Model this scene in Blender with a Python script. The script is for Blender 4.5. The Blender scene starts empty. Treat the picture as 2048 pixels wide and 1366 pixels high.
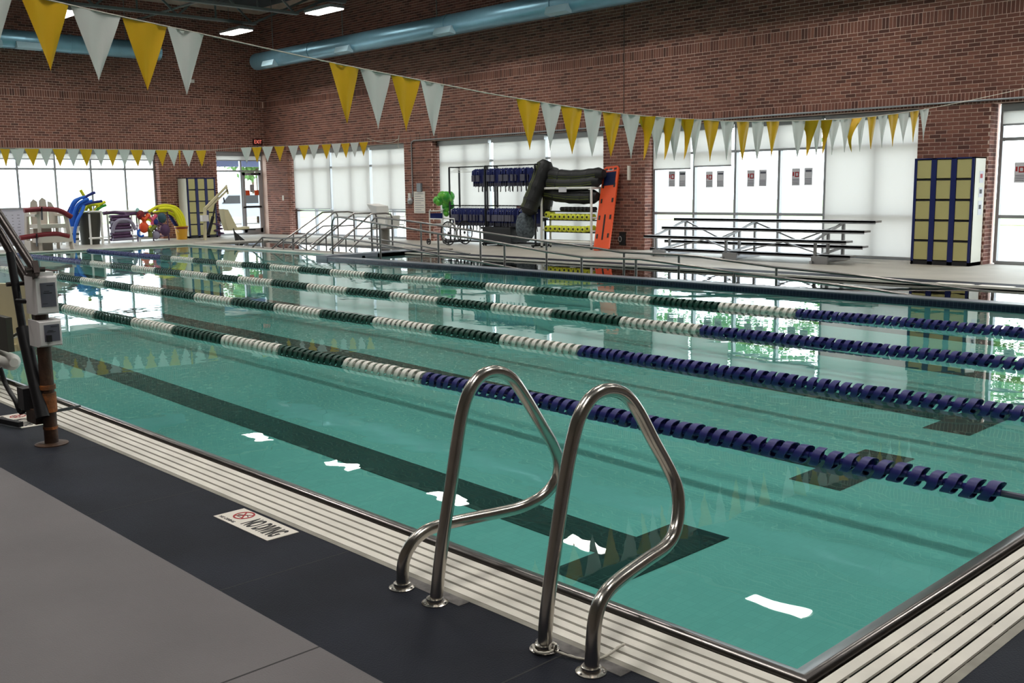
import bpy, math, random
import numpy as np
from mathutils import Vector, Matrix
rnd = random.Random(7)
scn = bpy.context.scene
COL = scn.collection
R = math.radians
# ------------------------------------------------------------ camera
F = 2032.03
YAW, PIT, ROL = R(46.298), R(8.563), R(-0.7645)
fwd = np.array([-math.sin(YAW)*math.cos(PIT), math.cos(YAW)*math.cos(PIT), -math.sin(PIT)])
rt = np.array([math.cos(YAW), math.sin(YAW), 0.]); upv = np.cross(rt, fwd)
c_, s_ = math.cos(ROL), math.sin(ROL)
r2 = c_*rt + s_*upv; u2 = -s_*rt + c_*upv
CAMH = 1.41
cd = bpy.data.cameras.new('camera'); cam = bpy.data.objects.new('camera', cd); COL.objects.link(cam)
cd.sensor_width = 36; cd.lens = F*36/2048; cd.clip_start = .05; cd.clip_end = 400
cam.matrix_world = Matrix(((r2[0], u2[0], -fwd[0], 0), (r2[1], u2[1], -fwd[1], 0), (r2[2], u2[2], -fwd[2], CAMH), (0, 0, 0, 1)))
scn.camera = cam
def at(x, y, ax, v):
    """point of the building seen at a pixel of the photograph, on the plane axis=v"""
    d = r2*(x-1024)/F - u2*(y-683)/F + fwd
    C = np.array([0, 0, CAMH]); t = (v-C[ax])/d[ax]
    return Vector(C + t*d)
# ------------------------------------------------------------ world, lamps, exposure
w = bpy.data.worlds.new('World'); scn.world = w; w.use_nodes = True
nt = w.node_tree; bg = nt.nodes['Background']
tcw = nt.nodes.new('ShaderNodeTexCoord'); nzw = nt.nodes.new('ShaderNodeTexNoise'); nzw.inputs['Scale'].default_value = 3
crw = nt.nodes.new('ShaderNodeValToRGB')
crw.color_ramp.elements[0].color = (.75, .85, 1, 1); crw.color_ramp.elements[1].color = (1, 1, 1, 1)
nt.links.new(tcw.outputs['Generated'], nzw.inputs['Vector']); nt.links.new(nzw.outputs['Fac'], crw.inputs['Fac'])
nt.links.new(crw.outputs['Color'], bg.inputs['Color'])
bg.inputs['Strength'].default_value = 5.6
LAMP_W = 54.0
scn.view_settings.view_transform = 'Standard'; scn.view_settings.look = 'None'
scn.view_settings.gamma = 1; scn.view_settings.exposure = 0.0; scn.view_settings.use_curve_mapping = False
cy = scn.cycles
cy.max_bounces = 8; cy.diffuse_bounces = 3; cy.glossy_bounces = 4; cy.transmission_bounces = 6; cy.transparent_max_bounces = 12
cy.sample_clamp_indirect = 4; cy.use_denoising = True; cy.caustics_reflective = False; cy.caustics_refractive = False
cy.blur_glossy = 0.5
LAMPS = [(x, y) for y in (15.35, 10.5, 5.7, .9) for x in (-27.45, -22.9, -18.4, -13.85, -9.25, -4.7, -.1)]
for x, y in LAMPS:
    l = bpy.data.lights.new('high_bay_light', 'AREA'); l.shape = 'RECTANGLE'; l.size = 1.12; l.size_y = .38
    l.energy = LAMP_W; l.color = (1, .96, .9); l.spread = R(134)
    lo = bpy.data.objects.new('high_bay_light', l); COL.objects.link(lo); lo.location = (x, y, 5.97)
# ------------------------------------------------------------ materials
def s2l(c):
    return tuple(((v/255)/12.92 if v/255 <= .04045 else ((v/255+.055)/1.055)**2.4) for v in c)
MATS = {}
def mat(name, rgb, rough=.6, metal=0., var=0., vscale=8., bump=0., bscale=60., trans=0., emit=0., spec=.5, rgb2=None, stretch=None, coat=0., alpha=1.):
    if name in MATS: return MATS[name]
    m = bpy.data.materials.new(name); m.use_nodes = True; n = m.node_tree; b = n.nodes['Principled BSDF']
    col = (*s2l(rgb), 1)
    b.inputs['Base Color'].default_value = col; b.inputs['Roughness'].default_value = rough; b.inputs['Metallic'].default_value = metal
    b.inputs['Specular IOR Level'].default_value = spec; b.inputs['Coat Weight'].default_value = coat
    b.inputs['Alpha'].default_value = alpha
    if emit: b.inputs['Emission Color'].default_value = col; b.inputs['Emission Strength'].default_value = emit
    tc = n.nodes.new('ShaderNodeTexCoord'); src = tc.outputs['Object']
    if stretch:
        mp = n.nodes.new('ShaderNodeMapping'); mp.inputs['Scale'].default_value = stretch
        n.links.new(src, mp.inputs['Vector']); src = mp.outputs['Vector']
    if var or rgb2:
        nz = n.nodes.new('ShaderNodeTexNoise'); nz.inputs['Scale'].default_value = vscale; nz.inputs['Detail'].default_value = 5
        n.links.new(src, nz.inputs['Vector'])
        cr = n.nodes.new('ShaderNodeValToRGB'); cr.color_ramp.elements[0].position = .35; cr.color_ramp.elements[1].position = .68
        c2 = (*s2l(rgb2), 1) if rgb2 else tuple(v*(1+var) for v in col[:3])+(1,)
        c1 = col if rgb2 else tuple(v*(1-var) for v in col[:3])+(1,)
        cr.color_ramp.elements[0].color = c1; cr.color_ramp.elements[1].color = c2
        n.links.new(nz.outputs['Fac'], cr.inputs['Fac']); n.links.new(cr.outputs['Color'], b.inputs['Base Color'])
    if bump:
        nb = n.nodes.new('ShaderNodeTexNoise'); nb.inputs['Scale'].default_value = bscale; nb.inputs['Detail'].default_value = 4
        n.links.new(src, nb.inputs['Vector'])
        bp = n.nodes.new('ShaderNodeBump'); bp.inputs['Strength'].default_value = bump; bp.inputs['Distance'].default_value = .01
        n.links.new(nb.outputs['Fac'], bp.inputs['Height']); n.links.new(bp.outputs['Normal'], b.inputs['Normal'])
    MATS[name] = m; return m
def brick_mat(name, attr):
    m = bpy.data.materials.new(name); m.use_nodes = True; n = m.node_tree; b = n.nodes['Principled BSDF']
    if attr:
        a = n.nodes.new('ShaderNodeAttribute'); a.attribute_name = 'shade'; o = a.outputs['Fac']
    else:
        a = n.nodes.new('ShaderNodeObjectInfo'); o = a.outputs['Random']
    cr = n.nodes.new('ShaderNodeValToRGB'); e = cr.color_ramp.elements
    e[0].color = (*s2l((92, 56, 48)), 1); e[1].color = (*s2l((150, 98, 82)), 1)
    for p, c in ((.25, (118, 73, 62)), (.5, (130, 82, 70)), (.8, (140, 90, 76))):
        x = e.new(p); x.color = (*s2l(c), 1)
    tc = n.nodes.new('ShaderNodeTexCoord'); nz = n.nodes.new('ShaderNodeTexNoise'); nz.inputs['Scale'].default_value = 25
    mx = n.nodes.new('ShaderNodeMixRGB'); mx.blend_type = 'MULTIPLY'; mx.inputs['Fac'].default_value = .2
    n.links.new(tc.outputs['Object'], nz.inputs['Vector'])
    n.links.new(o, cr.inputs['Fac']); n.links.new(cr.outputs['Color'], mx.inputs['Color1']); n.links.new(nz.outputs['Fac'], mx.inputs['Color2'])
    n.links.new(mx.outputs['Color'], b.inputs['Base Color']); b.inputs['Roughness'].default_value = .85
    return m
def tile_mat(name, tile, grout, size, rough=.25, gw=.07, axes='xy', var=.1):
    """square glazed tiles in the plane of two axes"""
    m = bpy.data.materials.new(name); m.use_nodes = True; n = m.node_tree; b = n.nodes['Principled BSDF']
    g = n.nodes.new('ShaderNodeNewGeometry'); sp = n.nodes.new('ShaderNodeSeparateXYZ'); n.links.new(g.outputs['Position'], sp.inputs['Vector'])
    cb = n.nodes.new('ShaderNodeCombineXYZ')
    n.links.new(sp.outputs[axes[0].upper()], cb.inputs['X']); n.links.new(sp.outputs[axes[1].upper()], cb.inputs['Y'])
    bt = n.nodes.new('ShaderNodeTexBrick'); bt.offset = 0; bt.squash = 1
    bt.inputs['Scale'].default_value = 1/size; bt.inputs['Mortar Size'].default_value = gw/2; bt.inputs['Brick Width'].default_value = 1; bt.inputs['Row Height'].default_value = 1
    c = s2l(tile)
    bt.inputs['Color1'].default_value = (*[v*(1-var) for v in c], 1); bt.inputs['Color2'].default_value = (*[v*(1+var) for v in c], 1)
    bt.inputs['Mortar'].default_value = (*s2l(grout), 1); bt.inputs['Mortar Smooth'].default_value = .2
    n.links.new(cb.outputs['Vector'], bt.inputs['Vector']); n.links.new(bt.outputs['Color'], b.inputs['Base Color'])
    b.inputs['Roughness'].default_value = rough
    return m
M = {}
M['brick'] = brick_mat('brick_one', False); M['bricks'] = brick_mat('brick_many', True)
M['mortar'] = mat('mortar', (232, 204, 190), .9, var=.12, vscale=3, bump=.3, bscale=200)
M['deck'] = mat('deck_grey', (166, 162, 152), .55, var=.10, vscale=1.2, bump=.25, bscale=160)
M['decknear'] = mat('deck_near', (110, 106, 107), .6, spec=.25, var=.09, vscale=1.6, bump=.35, bscale=180)
M['deckblack'] = mat('deck_charcoal', (33, 36, 45), .62, var=.22, vscale=2.5, bump=.35, bscale=160, spec=.12)
M['curb'] = mat('curb_grey', (120, 116, 112), .5, var=.1, vscale=3, bump=.2)
M['grout'] = mat('grate_frame', (142, 138, 128), .6, var=.15, vscale=9)
M['steel'] = mat('stainless', (186, 181, 174), .23, 1., var=.12, vscale=6)
M['steeld'] = mat('stainless_rim', (118, 114, 112), .28, 1., var=.12, vscale=3)
M['railm'] = mat('rail_steel', (140, 136, 134), .3, 1.)
M['slat'] = mat('grate_white', (222, 218, 208), .45, var=.07, vscale=5, bump=.1, bscale=40)
M['black'] = mat('black_plastic', (22, 22, 25), .5)
M['blackm'] = mat('black_metal', (24, 24, 27), .45, .3)
M['alu'] = mat('aluminium', (172, 173, 176), .42, .55)
M['frame'] = mat('window_frame', (168, 170, 174), .4, .6)
M['framed'] = mat('window_frame_dark', (62, 62, 66), .4, .3)
M['white'] = mat('white_paint', (232, 231, 226), .5)
M['pvc'] = mat('pvc_white', (236, 236, 232), .35)
M['ceil'] = mat('ceiling_deck', (78, 88, 96), .6, var=.05, stretch=(1, 30, 1), vscale=4)
M['joist'] = mat('joist_grey', (116, 120, 120), .5)
M['duct'] = mat('duct_blue', (128, 172, 192), .36, .55, var=.05, vscale=5)
M['ductl'] = mat('duct_diffuser', (176, 208, 222), .5)
M['lamp'] = mat('lamp_white', (255, 252, 244), .5, emit=14)
M['yellow'] = mat('flag_yellow', (226, 178, 12), .5, var=.04, vscale=3, bump=.1, bscale=8)
M['wflag'] = mat('flag_white', (222, 226, 222), .45, bump=.1, bscale=8)
M['rope'] = mat('rope_white', (205, 200, 188), .8, bump=.4, bscale=300)
M['tan'] = mat('tan_plastic', (205, 196, 160), .5, var=.04, vscale=4)
M['cream'] = mat('locker_panel', (190, 184, 126), .35)
M['navy'] = mat('locker_blue', (22, 34, 96), .4)
M['lside'] = mat('locker_side', (222, 220, 205), .45)
M['orange'] = mat('board_orange', (232, 84, 34), .4)
M['vnavy'] = mat('vest_navy', (34, 44, 104), .8, var=.2, vscale=14)
M['vgrey'] = mat('vest_grey', (84, 84, 100), .8)
M['green'] = mat('green_vinyl', (34, 158, 52), .35, rgb2=(120, 190, 60), vscale=6)
M['olive'] = mat('mat_olive', (78, 86, 36), .6, var=.1)
M['matk'] = mat('mat_black', (15, 17, 19), .55, var=.2, vscale=3)
M['foamy'] = mat('foam_yellow', (222, 226, 70), .7)
M['nyel'] = mat('noodle_yellow', (232, 232, 40), .7)
M['nblue'] = mat('noodle_blue', (36, 104, 210), .7)
M['nnavy'] = mat('noodle_navy', (30, 44, 120), .7)
M['npur'] = mat('noodle_purple', (86, 58, 92), .7, var=.2)
M['ngrey'] = mat('noodle_grey', (150, 146, 168), .7)
M['red'] = mat('tube_red', (120, 20, 34), .5)
M['bucket'] = mat('bucket_yellow', (216, 160, 40), .5)
M['bin'] = mat('bin_grey', (66, 66, 58), .6)
M['rust'] = mat('rusty_post', (64, 50, 44), .5, .4, rgb2=(92, 66, 48), vscale=9, bump=.3, bscale=60)
M['rustb'] = mat('rusty_collar', (104, 72, 48), .6, .2, rgb2=(190, 112, 52), vscale=14, bump=.5, bscale=60)
M['dkarm'] = mat('lift_arm', (66, 58, 56), .35, .7, var=.15, vscale=6)
M['boxw'] = mat('lift_box', (224, 222, 222), .45)
M['label'] = mat('label_grey', (92, 94, 106), .4)
M['ink'] = mat('ink_black', (20, 20, 22), .6)
M['inkr'] = mat('ink_red', (170, 28, 34), .6)
M['sign'] = mat('sign_white', (228, 222, 212), .5)
M['paper'] = mat('paper', (214, 214, 220), .7)
M['green_l'] = mat('lane_green', (14, 62, 50), .45)
M['white_l'] = mat('lane_white', (226, 222, 214), .45)
M['blue_l'] = mat('lane_blue', (32, 33, 108), .45)
M['cable'] = mat('lane_cable', (70, 72, 90), .5)
M['btop'] = mat('bulkhead_top', (110, 116, 126), .35, var=.1, vscale=4)
M['ptile'] = tile_mat('pool_tile', (126, 190, 186), (121, 184, 181), .05, gw=.08, var=.03)
M['ptilew'] = tile_mat('pool_wall_tile', (126, 190, 186), (121, 184, 181), .05, axes='xz', gw=.08, var=.03)
M['ktile'] = tile_mat('black_tile', (10, 13, 15), (52, 74, 72), .05, gw=.1)
M['ntile'] = tile_mat('navy_tile', (20, 26, 52), (70, 76, 100), .05, axes='xz', gw=.09)
M['ntile2'] = tile_mat('navy_tile_floor', (20, 30, 60), (60, 66, 90), .05, gw=.09)
M['concrete'] = mat('outside_paving', (196, 192, 184), .8, var=.06, vscale=.6)
M['grass'] = mat('outside_grass', (150, 172, 120), .9, var=.2, vscale=2)
M['leaf'] = mat('leaf_green', (104, 146, 80), .6, var=.3, vscale=1.5)
M['bark'] = mat('bark', (96, 80, 66), .9)
M['canopy'] = mat('canopy_blue', (96, 110, 150), .5)
M['cars'] = mat('car_grey', (150, 156, 168), .3, .3)
def shade_mat():
    m = bpy.data.materials.new('roller_shade'); m.use_nodes = True; n = m.node_tree; n.nodes.clear()
    o = n.nodes.new('ShaderNodeOutputMaterial'); d = n.nodes.new('ShaderNodeBsdfDiffuse'); t = n.nodes.new('ShaderNodeBsdfTranslucent')
    tr = n.nodes.new('ShaderNodeBsdfTransparent'); a = n.nodes.new('ShaderNodeMixShader'); b = n.nodes.new('ShaderNodeMixShader')
    d.inputs['Color'].default_value = (*s2l((206, 202, 196)), 1); t.inputs['Color'].default_value = (.78, .77, .75, 1)
    a.inputs[0].default_value = .62; b.inputs[0].default_value = .045
    n.links.new(d.outputs[0], a.inputs[1]); n.links.new(t.outputs[0], a.inputs[2]); n.links.new(a.outputs[0], b.inputs[1]); n.links.new(tr.outputs[0], b.inputs[2])
    n.links.new(b.outputs[0], o.inputs['Surface']); return m
M['shade'] = shade_mat()
def glass_mat():
    m = bpy.data.materials.new('window_glass'); m.use_nodes = True; n = m.node_tree; n.nodes.clear()
    o = n.nodes.new('ShaderNodeOutputMaterial'); g = n.nodes.new('ShaderNodeBsdfGlossy'); g.inputs['Roughness'].default_value = .02
    tr = n.nodes.new('ShaderNodeBsdfTransparent'); tr.inputs['Color'].default_value = (.93, .96, .95, 1)
    f = n.nodes.new('ShaderNodeFresnel'); f.inputs['IOR'].default_value = 1.45; a = n.nodes.new('ShaderNodeMixShader')
    gm = n.nodes.new('ShaderNodeNewGeometry'); k1 = n.nodes.new('ShaderNodeMath'); k1.operation = 'SUBTRACT'; k1.inputs[0].default_value = 1; n.links.new(gm.outputs['Backfacing'], k1.inputs[1])
    k2 = n.nodes.new('ShaderNodeMath'); k2.operation = 'MULTIPLY'; n.links.new(k1.outputs[0], k2.inputs[0]); n.links.new(f.outputs[0], k2.inputs[1])   # no false total reflection at the inner face
    n.links.new(k2.outputs[0], a.inputs[0]); n.links.new(tr.outputs[0], a.inputs[1]); n.links.new(g.outputs[0], a.inputs[2]); n.links.new(a.outputs[0], o.inputs['Surface']); return m
M['glass'] = glass_mat()
def water_mat():
    """clear water: Fresnel mirror over a lightly tinted clear body"""
    m = bpy.data.materials.new('pool_water'); m.use_nodes = True; n = m.node_tree; n.nodes.clear()
    o = n.nodes.new('ShaderNodeOutputMaterial'); g = n.nodes.new('ShaderNodeBsdfGlossy'); g.inputs['Roughness'].default_value = .0
    tr = n.nodes.new('ShaderNodeBsdfTransparent'); tr.inputs['Color'].default_value = (.80, .97, .93, 1)
    f = n.nodes.new('ShaderNodeFresnel'); f.inputs['IOR'].default_value = 1.33; a = n.nodes.new('ShaderNodeMixShader')
    tc = n.nodes.new('ShaderNodeTexCoord'); nz = n.nodes.new('ShaderNodeTexNoise'); nz.inputs['Scale'].default_value = 2.2; nz.inputs['Detail'].default_value = 2
    bp = n.nodes.new('ShaderNodeBump'); bp.inputs['Strength'].default_value = .03; bp.inputs['Distance'].default_value = .05
    n.links.new(tc.outputs['Object'], nz.inputs['Vector']); n.links.new(nz.outputs['Fac'], bp.inputs['Height'])
    for s_ in (g, f): n.links.new(bp.outputs['Normal'], s_.inputs['Normal'])
    n.links.new(f.outputs[0], a.inputs[0]); n.links.new(tr.outputs[0], a.inputs[1]); n.links.new(g.outputs[0], a.inputs[2]); n.links.new(a.outputs[0], o.inputs['Surface']); return m
M['water'] = water_mat()
# ------------------------------------------------------------ mesh helpers
class MB:
    def __init__(s): s.v = []; s.f = []; s.att = []
    def add(s, vs, fs):
        k = len(s.v); s.v += [tuple(p) for p in vs]; s.f += [tuple(i+k for i in f) for f in fs]; return s
    def box(s, a, b, rot=None, piv=None):
        x0, y0, z0 = a; x1, y1, z1 = b
        vs = [Vector(p) for p in ((x0, y0, z0), (x1, y0, z0), (x1, y1, z0), (x0, y1, z0), (x0, y0, z1), (x1, y0, z1), (x1, y1, z1), (x0, y1, z1))]
        if rot is not None:
            pv = Vector(piv) if piv is not None else sum(vs, Vector())/8
            vs = [rot @ (p-pv) + pv for p in vs]
        return s.add(vs, [(0, 3, 2, 1), (4, 5, 6, 7), (0, 1, 5, 4), (1, 2, 6, 5), (2, 3, 7, 6), (3, 0, 4, 7)])
    def bar(s, p, q, w, h, up=(0, 0, 1)):
        """rectangular bar from p to q, w across, h along up"""
        p, q = Vector(p), Vector(q); d = (q-p).normalized(); u = Vector(up); sd = d.cross(u)
        if sd.length < 1e-4: sd = d.cross(Vector((1, 0, 0)))
        sd.normalize(); u = sd.cross(d).normalized()
        vs = [e + sd*a*w/2 + u*b*h/2 for e in (p, q) for a, b in ((-1, -1), (1, -1), (1, 1), (-1, 1))]
        return s.add(vs, [(3, 2, 1, 0), (4, 5, 6, 7), (0, 1, 5, 4), (1, 2, 6, 5), (2, 3, 7, 6), (3, 0, 4, 7)])
    def tube(s, pts, r, n=8, caps=True, closed=False):
        pts = [Vector(p) for p in pts]; rs = r if isinstance(r, (list, tuple)) else [r]*len(pts)
        m = len(pts); vs = []; last = None
        for i, p in enumerate(pts):
            a = pts[(i-1) % m] if (i or closed) else p; b = pts[(i+1) % m] if (i < m-1 or closed) else p
            d = (b-a).normalized()
            if last is None:
                u = d.orthogonal().normalized()
            else:
                u = (last - d*last.dot(d)).normalized()
            last = u; v = d.cross(u)
            vs += [p + (u*math.cos(2*math.pi*k/n) + v*math.sin(2*math.pi*k/n))*rs[i] for k in range(n)]
        fs = []
        for i in range(m if closed else m-1):
            j = (i+1) % m
            for k in range(n):
                k2 = (k+1) % n; fs.append((i*n+k, i*n+k2, j*n+k2, j*n+k))
        if caps and not closed: fs += [tuple(range(n-1, -1, -1)), tuple((m-1)*n+k for k in range(n))]
        return s.add(vs, fs)
    def cyl(s, p, q, r, n=16, r1=None): return s.tube([p, q], [r, r if r1 is None else r1], n)
    def lathe(s, prof, c=(0, 0, 0), n=20, ax='z'):
        c = Vector(c); vs = []
        for r, h in prof:
            for k in range(n):
                a = 2*math.pi*k/n; x, y = r*math.cos(a), r*math.sin(a)
                vs.append(c + Vector((x, y, h) if ax == 'z' else (h, x, y) if ax == 'x' else (x, h, y)))
        fs = []
        for i in range(len(prof)-1):
            for k in range(n):
                k2 = (k+1) % n; fs.append((i*n+k, i*n+k2, (i+1)*n+k2, (i+1)*n+k))
        fs += [tuple(range(n-1, -1, -1)), tuple((len(prof)-1)*n+k for k in range(n))]
        return s.add(vs, fs)
    def prism(s, poly, o, u, v, t):
        """flat outline (2d) at origin o with axes u,v, extruded by vector t"""
        o, u, v, t = map(Vector, (o, u, v, t)); n = len(poly)
        a = [o + u*x + v*y for x, y in poly]; vs = a + [p+t for p in a]
        fs = [tuple(range(n-1, -1, -1)), tuple(range(n, 2*n))] + [(i, (i+1) % n, n+(i+1) % n, n+i) for i in range(n)]
        return s.add(vs, fs)
    def ball(s, c, r, n=10, m=6, sq=(1, 1, 1)):
        prof = [(max(1e-3, math.sin(math.pi*i/m)), -math.cos(math.pi*i/m)) for i in range(m+1)]
        k = len(s.v); s.lathe(prof, (0, 0, 0), n)
        c = Vector(c)
        for i in range(k, len(s.v)):
            p = s.v[i]; s.v[i] = (c.x+p[0]*r*sq[0], c.y+p[1]*r*sq[1], c.z+p[2]*r*sq[2])
        return s
    def mesh(s, name, m, off=(0, 0, 0), smooth=False):
        me = bpy.data.meshes.new(name)
        v = np.array(s.v) - np.array(off)
        me.from_pydata(v.tolist(), [], s.f); me.materials.append(m)
        if smooth:
            me.polygons.foreach_set('use_smooth', [len(f) < 5 for f in s.f])
            me.set_sharp_from_angle(angle=R(50))
        me.update(); return me
OFF = {}
def link(name, me, parent=None):
    o = bpy.data.objects.new(name, me); COL.objects.link(o)
    if parent: o.parent = parent
    return o
def part(name, mb, m, parent, smooth=False, label=None):
    off = OFF[parent.name]; o = link(name, mb.mesh(name, m, off, smooth), parent); OFF[o.name] = off
    if label: o['label'] = label
    return o
def tag(o, label, cat, group=None):
    o['label'] = label; o['category'] = cat
    if group: o['group'] = group
    return o
def thing(name, label, cat, loc, group=None):
    o = bpy.data.objects.new(name, None); COL.objects.link(o); o.location = loc; o.empty_display_size = .1
    OFF[o.name] = tuple(loc); return tag(o, label, cat, group)
def single(name, mb, m, label, cat, group=None, smooth=False):
    v = np.array(mb.v); c = ((v[:, 0].min()+v[:, 0].max())/2, (v[:, 1].min()+v[:, 1].max())/2, v[:, 2].min())
    o = link(name, mb.mesh(name, m, c, smooth)); o.location = c; OFF[o.name] = c; return tag(o, label, cat, group)
def struct(name, mb, m, parent=None, smooth=False, label=None):
    o = link(name, mb.mesh(name, m, (0, 0, 0), smooth), parent); OFF[o.name] = (0, 0, 0)
    if not parent: o['kind'] = 'structure'
    if label: o['label'] = label
    return o
def copy_tree(root, loc, label=None, rotz=None):
    r = root.copy(); COL.objects.link(r); r.location = loc
    if rotz is not None: r.rotation_euler = (0, 0, rotz)
    if label: r['label'] = label
    for ch in list(root.children):
        c = ch.copy(); COL.objects.link(c); c.parent = r
        for g in list(ch.children):
            d = g.copy(); COL.objects.link(d); d.parent = c
    return r
def arc(c, r, a0, a1, n, u, v):
    c, u, v = Vector(c), Vector(u), Vector(v)
    return [c + u*r*math.cos(a0+(a1-a0)*i/n) + v*r*math.sin(a0+(a1-a0)*i/n) for i in range(n+1)]
def smooth_path(pts, k=4):
    """Catmull-Rom through the points"""
    P = [Vector(p) for p in pts]; P = [P[0]*2-P[1]] + P + [P[-1]*2-P[-2]]; out = []
    for i in range(1, len(P)-2):
        for j in range(k):
            t = j/k; a, b, c, d = P[i-1], P[i], P[i+1], P[i+2]
            out.append(.5*((2*b) + (c-a)*t + (2*a-5*b+4*c-d)*t*t + (3*b-a-3*c+d)*t**3))
    return out + [P[-2]]
def text_part(txt, size, loc, rot, m, parent, name='lettering', align='CENTER', sx=1.0, bold=0.):
    cu = bpy.data.curves.new(name, 'FONT'); cu.body = txt; cu.size = size; cu.align_x = align; cu.align_y = 'CENTER'; cu.extrude = .0006; cu.offset = bold
    t = bpy.data.objects.new(name, cu); COL.objects.link(t)
    bpy.context.view_layer.update()
    me = bpy.data.meshes.new_from_object(t.evaluated_get(bpy.context.evaluated_depsgraph_get()))
    bpy.data.objects.remove(t); me.materials.clear(); me.materials.append(m)
    o = link(name, me, parent); o.location = Vector(loc) - Vector(OFF[parent.name]); o.rotation_euler = rot; o.scale = (sx, 1, 1)
    OFF[o.name] = OFF[parent.name]; return o
ORD = ['first', 'second', 'third', 'fourth', 'fifth', 'sixth', 'seventh', 'eighth', 'ninth', 'tenth', 'eleventh', 'twelfth', 'thirteenth', 'fourteenth']
# ------------------------------------------------------------ building shell
WY, WX, CH = 18.0, -30.65, .0682        # face of the long wall, face of the end wall, brick course
WZ = -.03                               # water level
RD = .32                                # depth of the window reveals
TOPZ = 7.5
HEAD = 40*CH
OPEN2 = [(-29.34, -23.14), (-21.89, -15.70), (-14.48, -8.29), (-7.05, -.86)]   # long wall
OPEN1 = [(1.8, 6.9), (8.04, 14.24), (16.19, 18.0)]                              # end wall
def slab(name, x0, x1, y0, y1, z0, z1, m, parent=None): return struct(name, MB().box((x0, y0, z0), (x1, y1, z1)), m, parent)
def wall_mass(axis, face, lo, hi, opens, sgn):
    mb = MB(); d = .42*sgn
    def bx(a, b, z0, z1):
        if b-a < 1e-3: return
        f0, f1 = sorted((face, face+d))
        mb.box((a, f0, z0), (b, f1, z1)) if axis == 'x' else mb.box((f0, a, z0), (f1, b, z1))
    cur = lo
    for a, b in opens:
        bx(cur, a, 0, HEAD); bx(a, b, HEAD, TOPZ); bx(cur, a, HEAD, TOPZ); cur = b
    bx(cur, hi, 0, TOPZ); return mb
wall_back = struct('wall_back', wall_mass('x', WY, WX-.42, 5.0, OPEN2, 1), M['mortar'])
wall_left = struct('wall_left', wall_mass('y', WX, -3.5, WY, OPEN1, -1), M['mortar'])
struct('wall_front', MB().box((WX-.4, -3.8, 0), (5.0, -3.5, TOPZ)), mat('front_wall', (134, 124, 116), .9, var=.1))
struct('wall_right', MB().box((4.6, -3.5, 0), (5.0, WY, TOPZ)), mat('front_wall', (0, 0, 0)))
# every brick, as boxes standing 6 mm proud of the mortar
def bricks(axis, face, out, lo, hi, opens, zmax, reveal_side, zlo=0):
    """list of (min corner, max corner)"""
    L, G, P = .2032, .0115, .005; res = []
    def put(a, b, z0, z1, inset=0.):
        p0, p1 = sorted((face, face+out*P))
        res.append(((a, p0, z0), (b, p1, z1)) if axis == 'x' else ((p0, a, z0), (p1, b, z1)))
    k = 0; z = 0.
    while z < zmax:
        soldier = k in (40, 61)
        if soldier:
            n = int((hi-lo)/.0677)
            for i in range(n): put(lo+i*.0677+G/2, lo+(i+1)*.0677-G/2, z+G/2, z+3*CH-G/2)
            k += 3; z = k*CH; continue
        segs = []
        if z < HEAD-.01:
            cur = lo
            for a, b in opens:
                if a > cur: segs.append((cur, a))
                cur = b
            if hi > cur: segs.append((cur, hi))
        else: segs = [(lo, hi)]
        for a, b in segs:
            a0 = a if k % 2 == 0 else a-L/2
            x = a0
            while x < b-.02:
                u, v = max(x, a), min(x+L, b)
                if v-u > .05: put(u+G/2 if u > a else u, v-G/2 if v < b else v, z+G/2, z+CH-G/2)
                x += L
        # returns into the window reveals
        if z < HEAD-.01:
            for a, b in opens:
                e, sg = (a, 1) if reveal_side == 'lo' else (b, -1)
                if e <= lo or e >= hi: continue
                wds = [(0, .1), (.1, .3)] if k % 2 else [(0, .2), (.2, .3)]
                for w0, w1 in wds:
                    q0, q1 = sorted((face-out*(w0+(G/2 if w0 else 0)), face-out*(w1-G/2)))
                    r0, r1 = sorted((e, e+sg*P))
                    res.append(((r0, q0, z+G/2), (r1, q1, z+CH-G/2)) if axis == 'x' else ((q0, r0, z+G/2), (q1, r1, z+CH-G/2)))
        k += 1; z = k*CH
    return res
def lay(bl, wall, key):
    bl.sort(key=key); big, rest = bl[:300], bl[300:]
    cache = {}
    for a, b in big:
        d = tuple(round(b[i]-a[i], 3) for i in range(3))
        if d not in cache: cache[d] = MB().box((0, 0, 0), d).mesh('brick', M['brick'])
        o = bpy.data.objects.new('brick', cache[d]); COL.objects.link(o); o.parent = wall; o.location = a
    A = np.array([x[0] for x in rest]); B = np.array([x[1] for x in rest]); n = len(rest)
    V = np.empty((n, 8, 3)); S = np.array([(0, 0, 0), (1, 0, 0), (1, 1, 0), (0, 1, 0), (0, 0, 1), (1, 0, 1), (1, 1, 1), (0, 1, 1)])
    V[:] = A[:, None, :] + (B-A)[:, None, :]*S[None]
    Q = np.array([(0, 3, 2, 1), (4, 5, 6, 7), (0, 1, 5, 4), (1, 2, 6, 5), (2, 3, 7, 6), (3, 0, 4, 7)])
    FQ = (Q[None] + (np.arange(n)*8)[:, None, None]).reshape(-1, 4)
    me = bpy.data.meshes.new('brickwork'); me.from_pydata(V.reshape(-1, 3).tolist(), [], FQ.tolist()); me.materials.append(M['bricks'])
    at_ = me.attributes.new('shade', 'FLOAT', 'FACE'); rng = np.random.default_rng(3)
    at_.data.foreach_set('value', np.repeat(rng.random(n), 6).astype(np.float32)); me.update()
    o = link('brickwork', me, wall); o['kind'] = 'stuff'
bl = bricks('x', WY, -1, WX, -1.0, OPEN2, 7.1, 'lo')
lay(bl, wall_back, lambda t: (0 if (-8.6 < t[0][0] < -6.4 and t[0][2] < 4.6) else 1)*100 + abs(t[0][0]+7.2))
bl = bricks('y', WX, 1, 4.0, WY, OPEN1, 7.1, 'hi')
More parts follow.
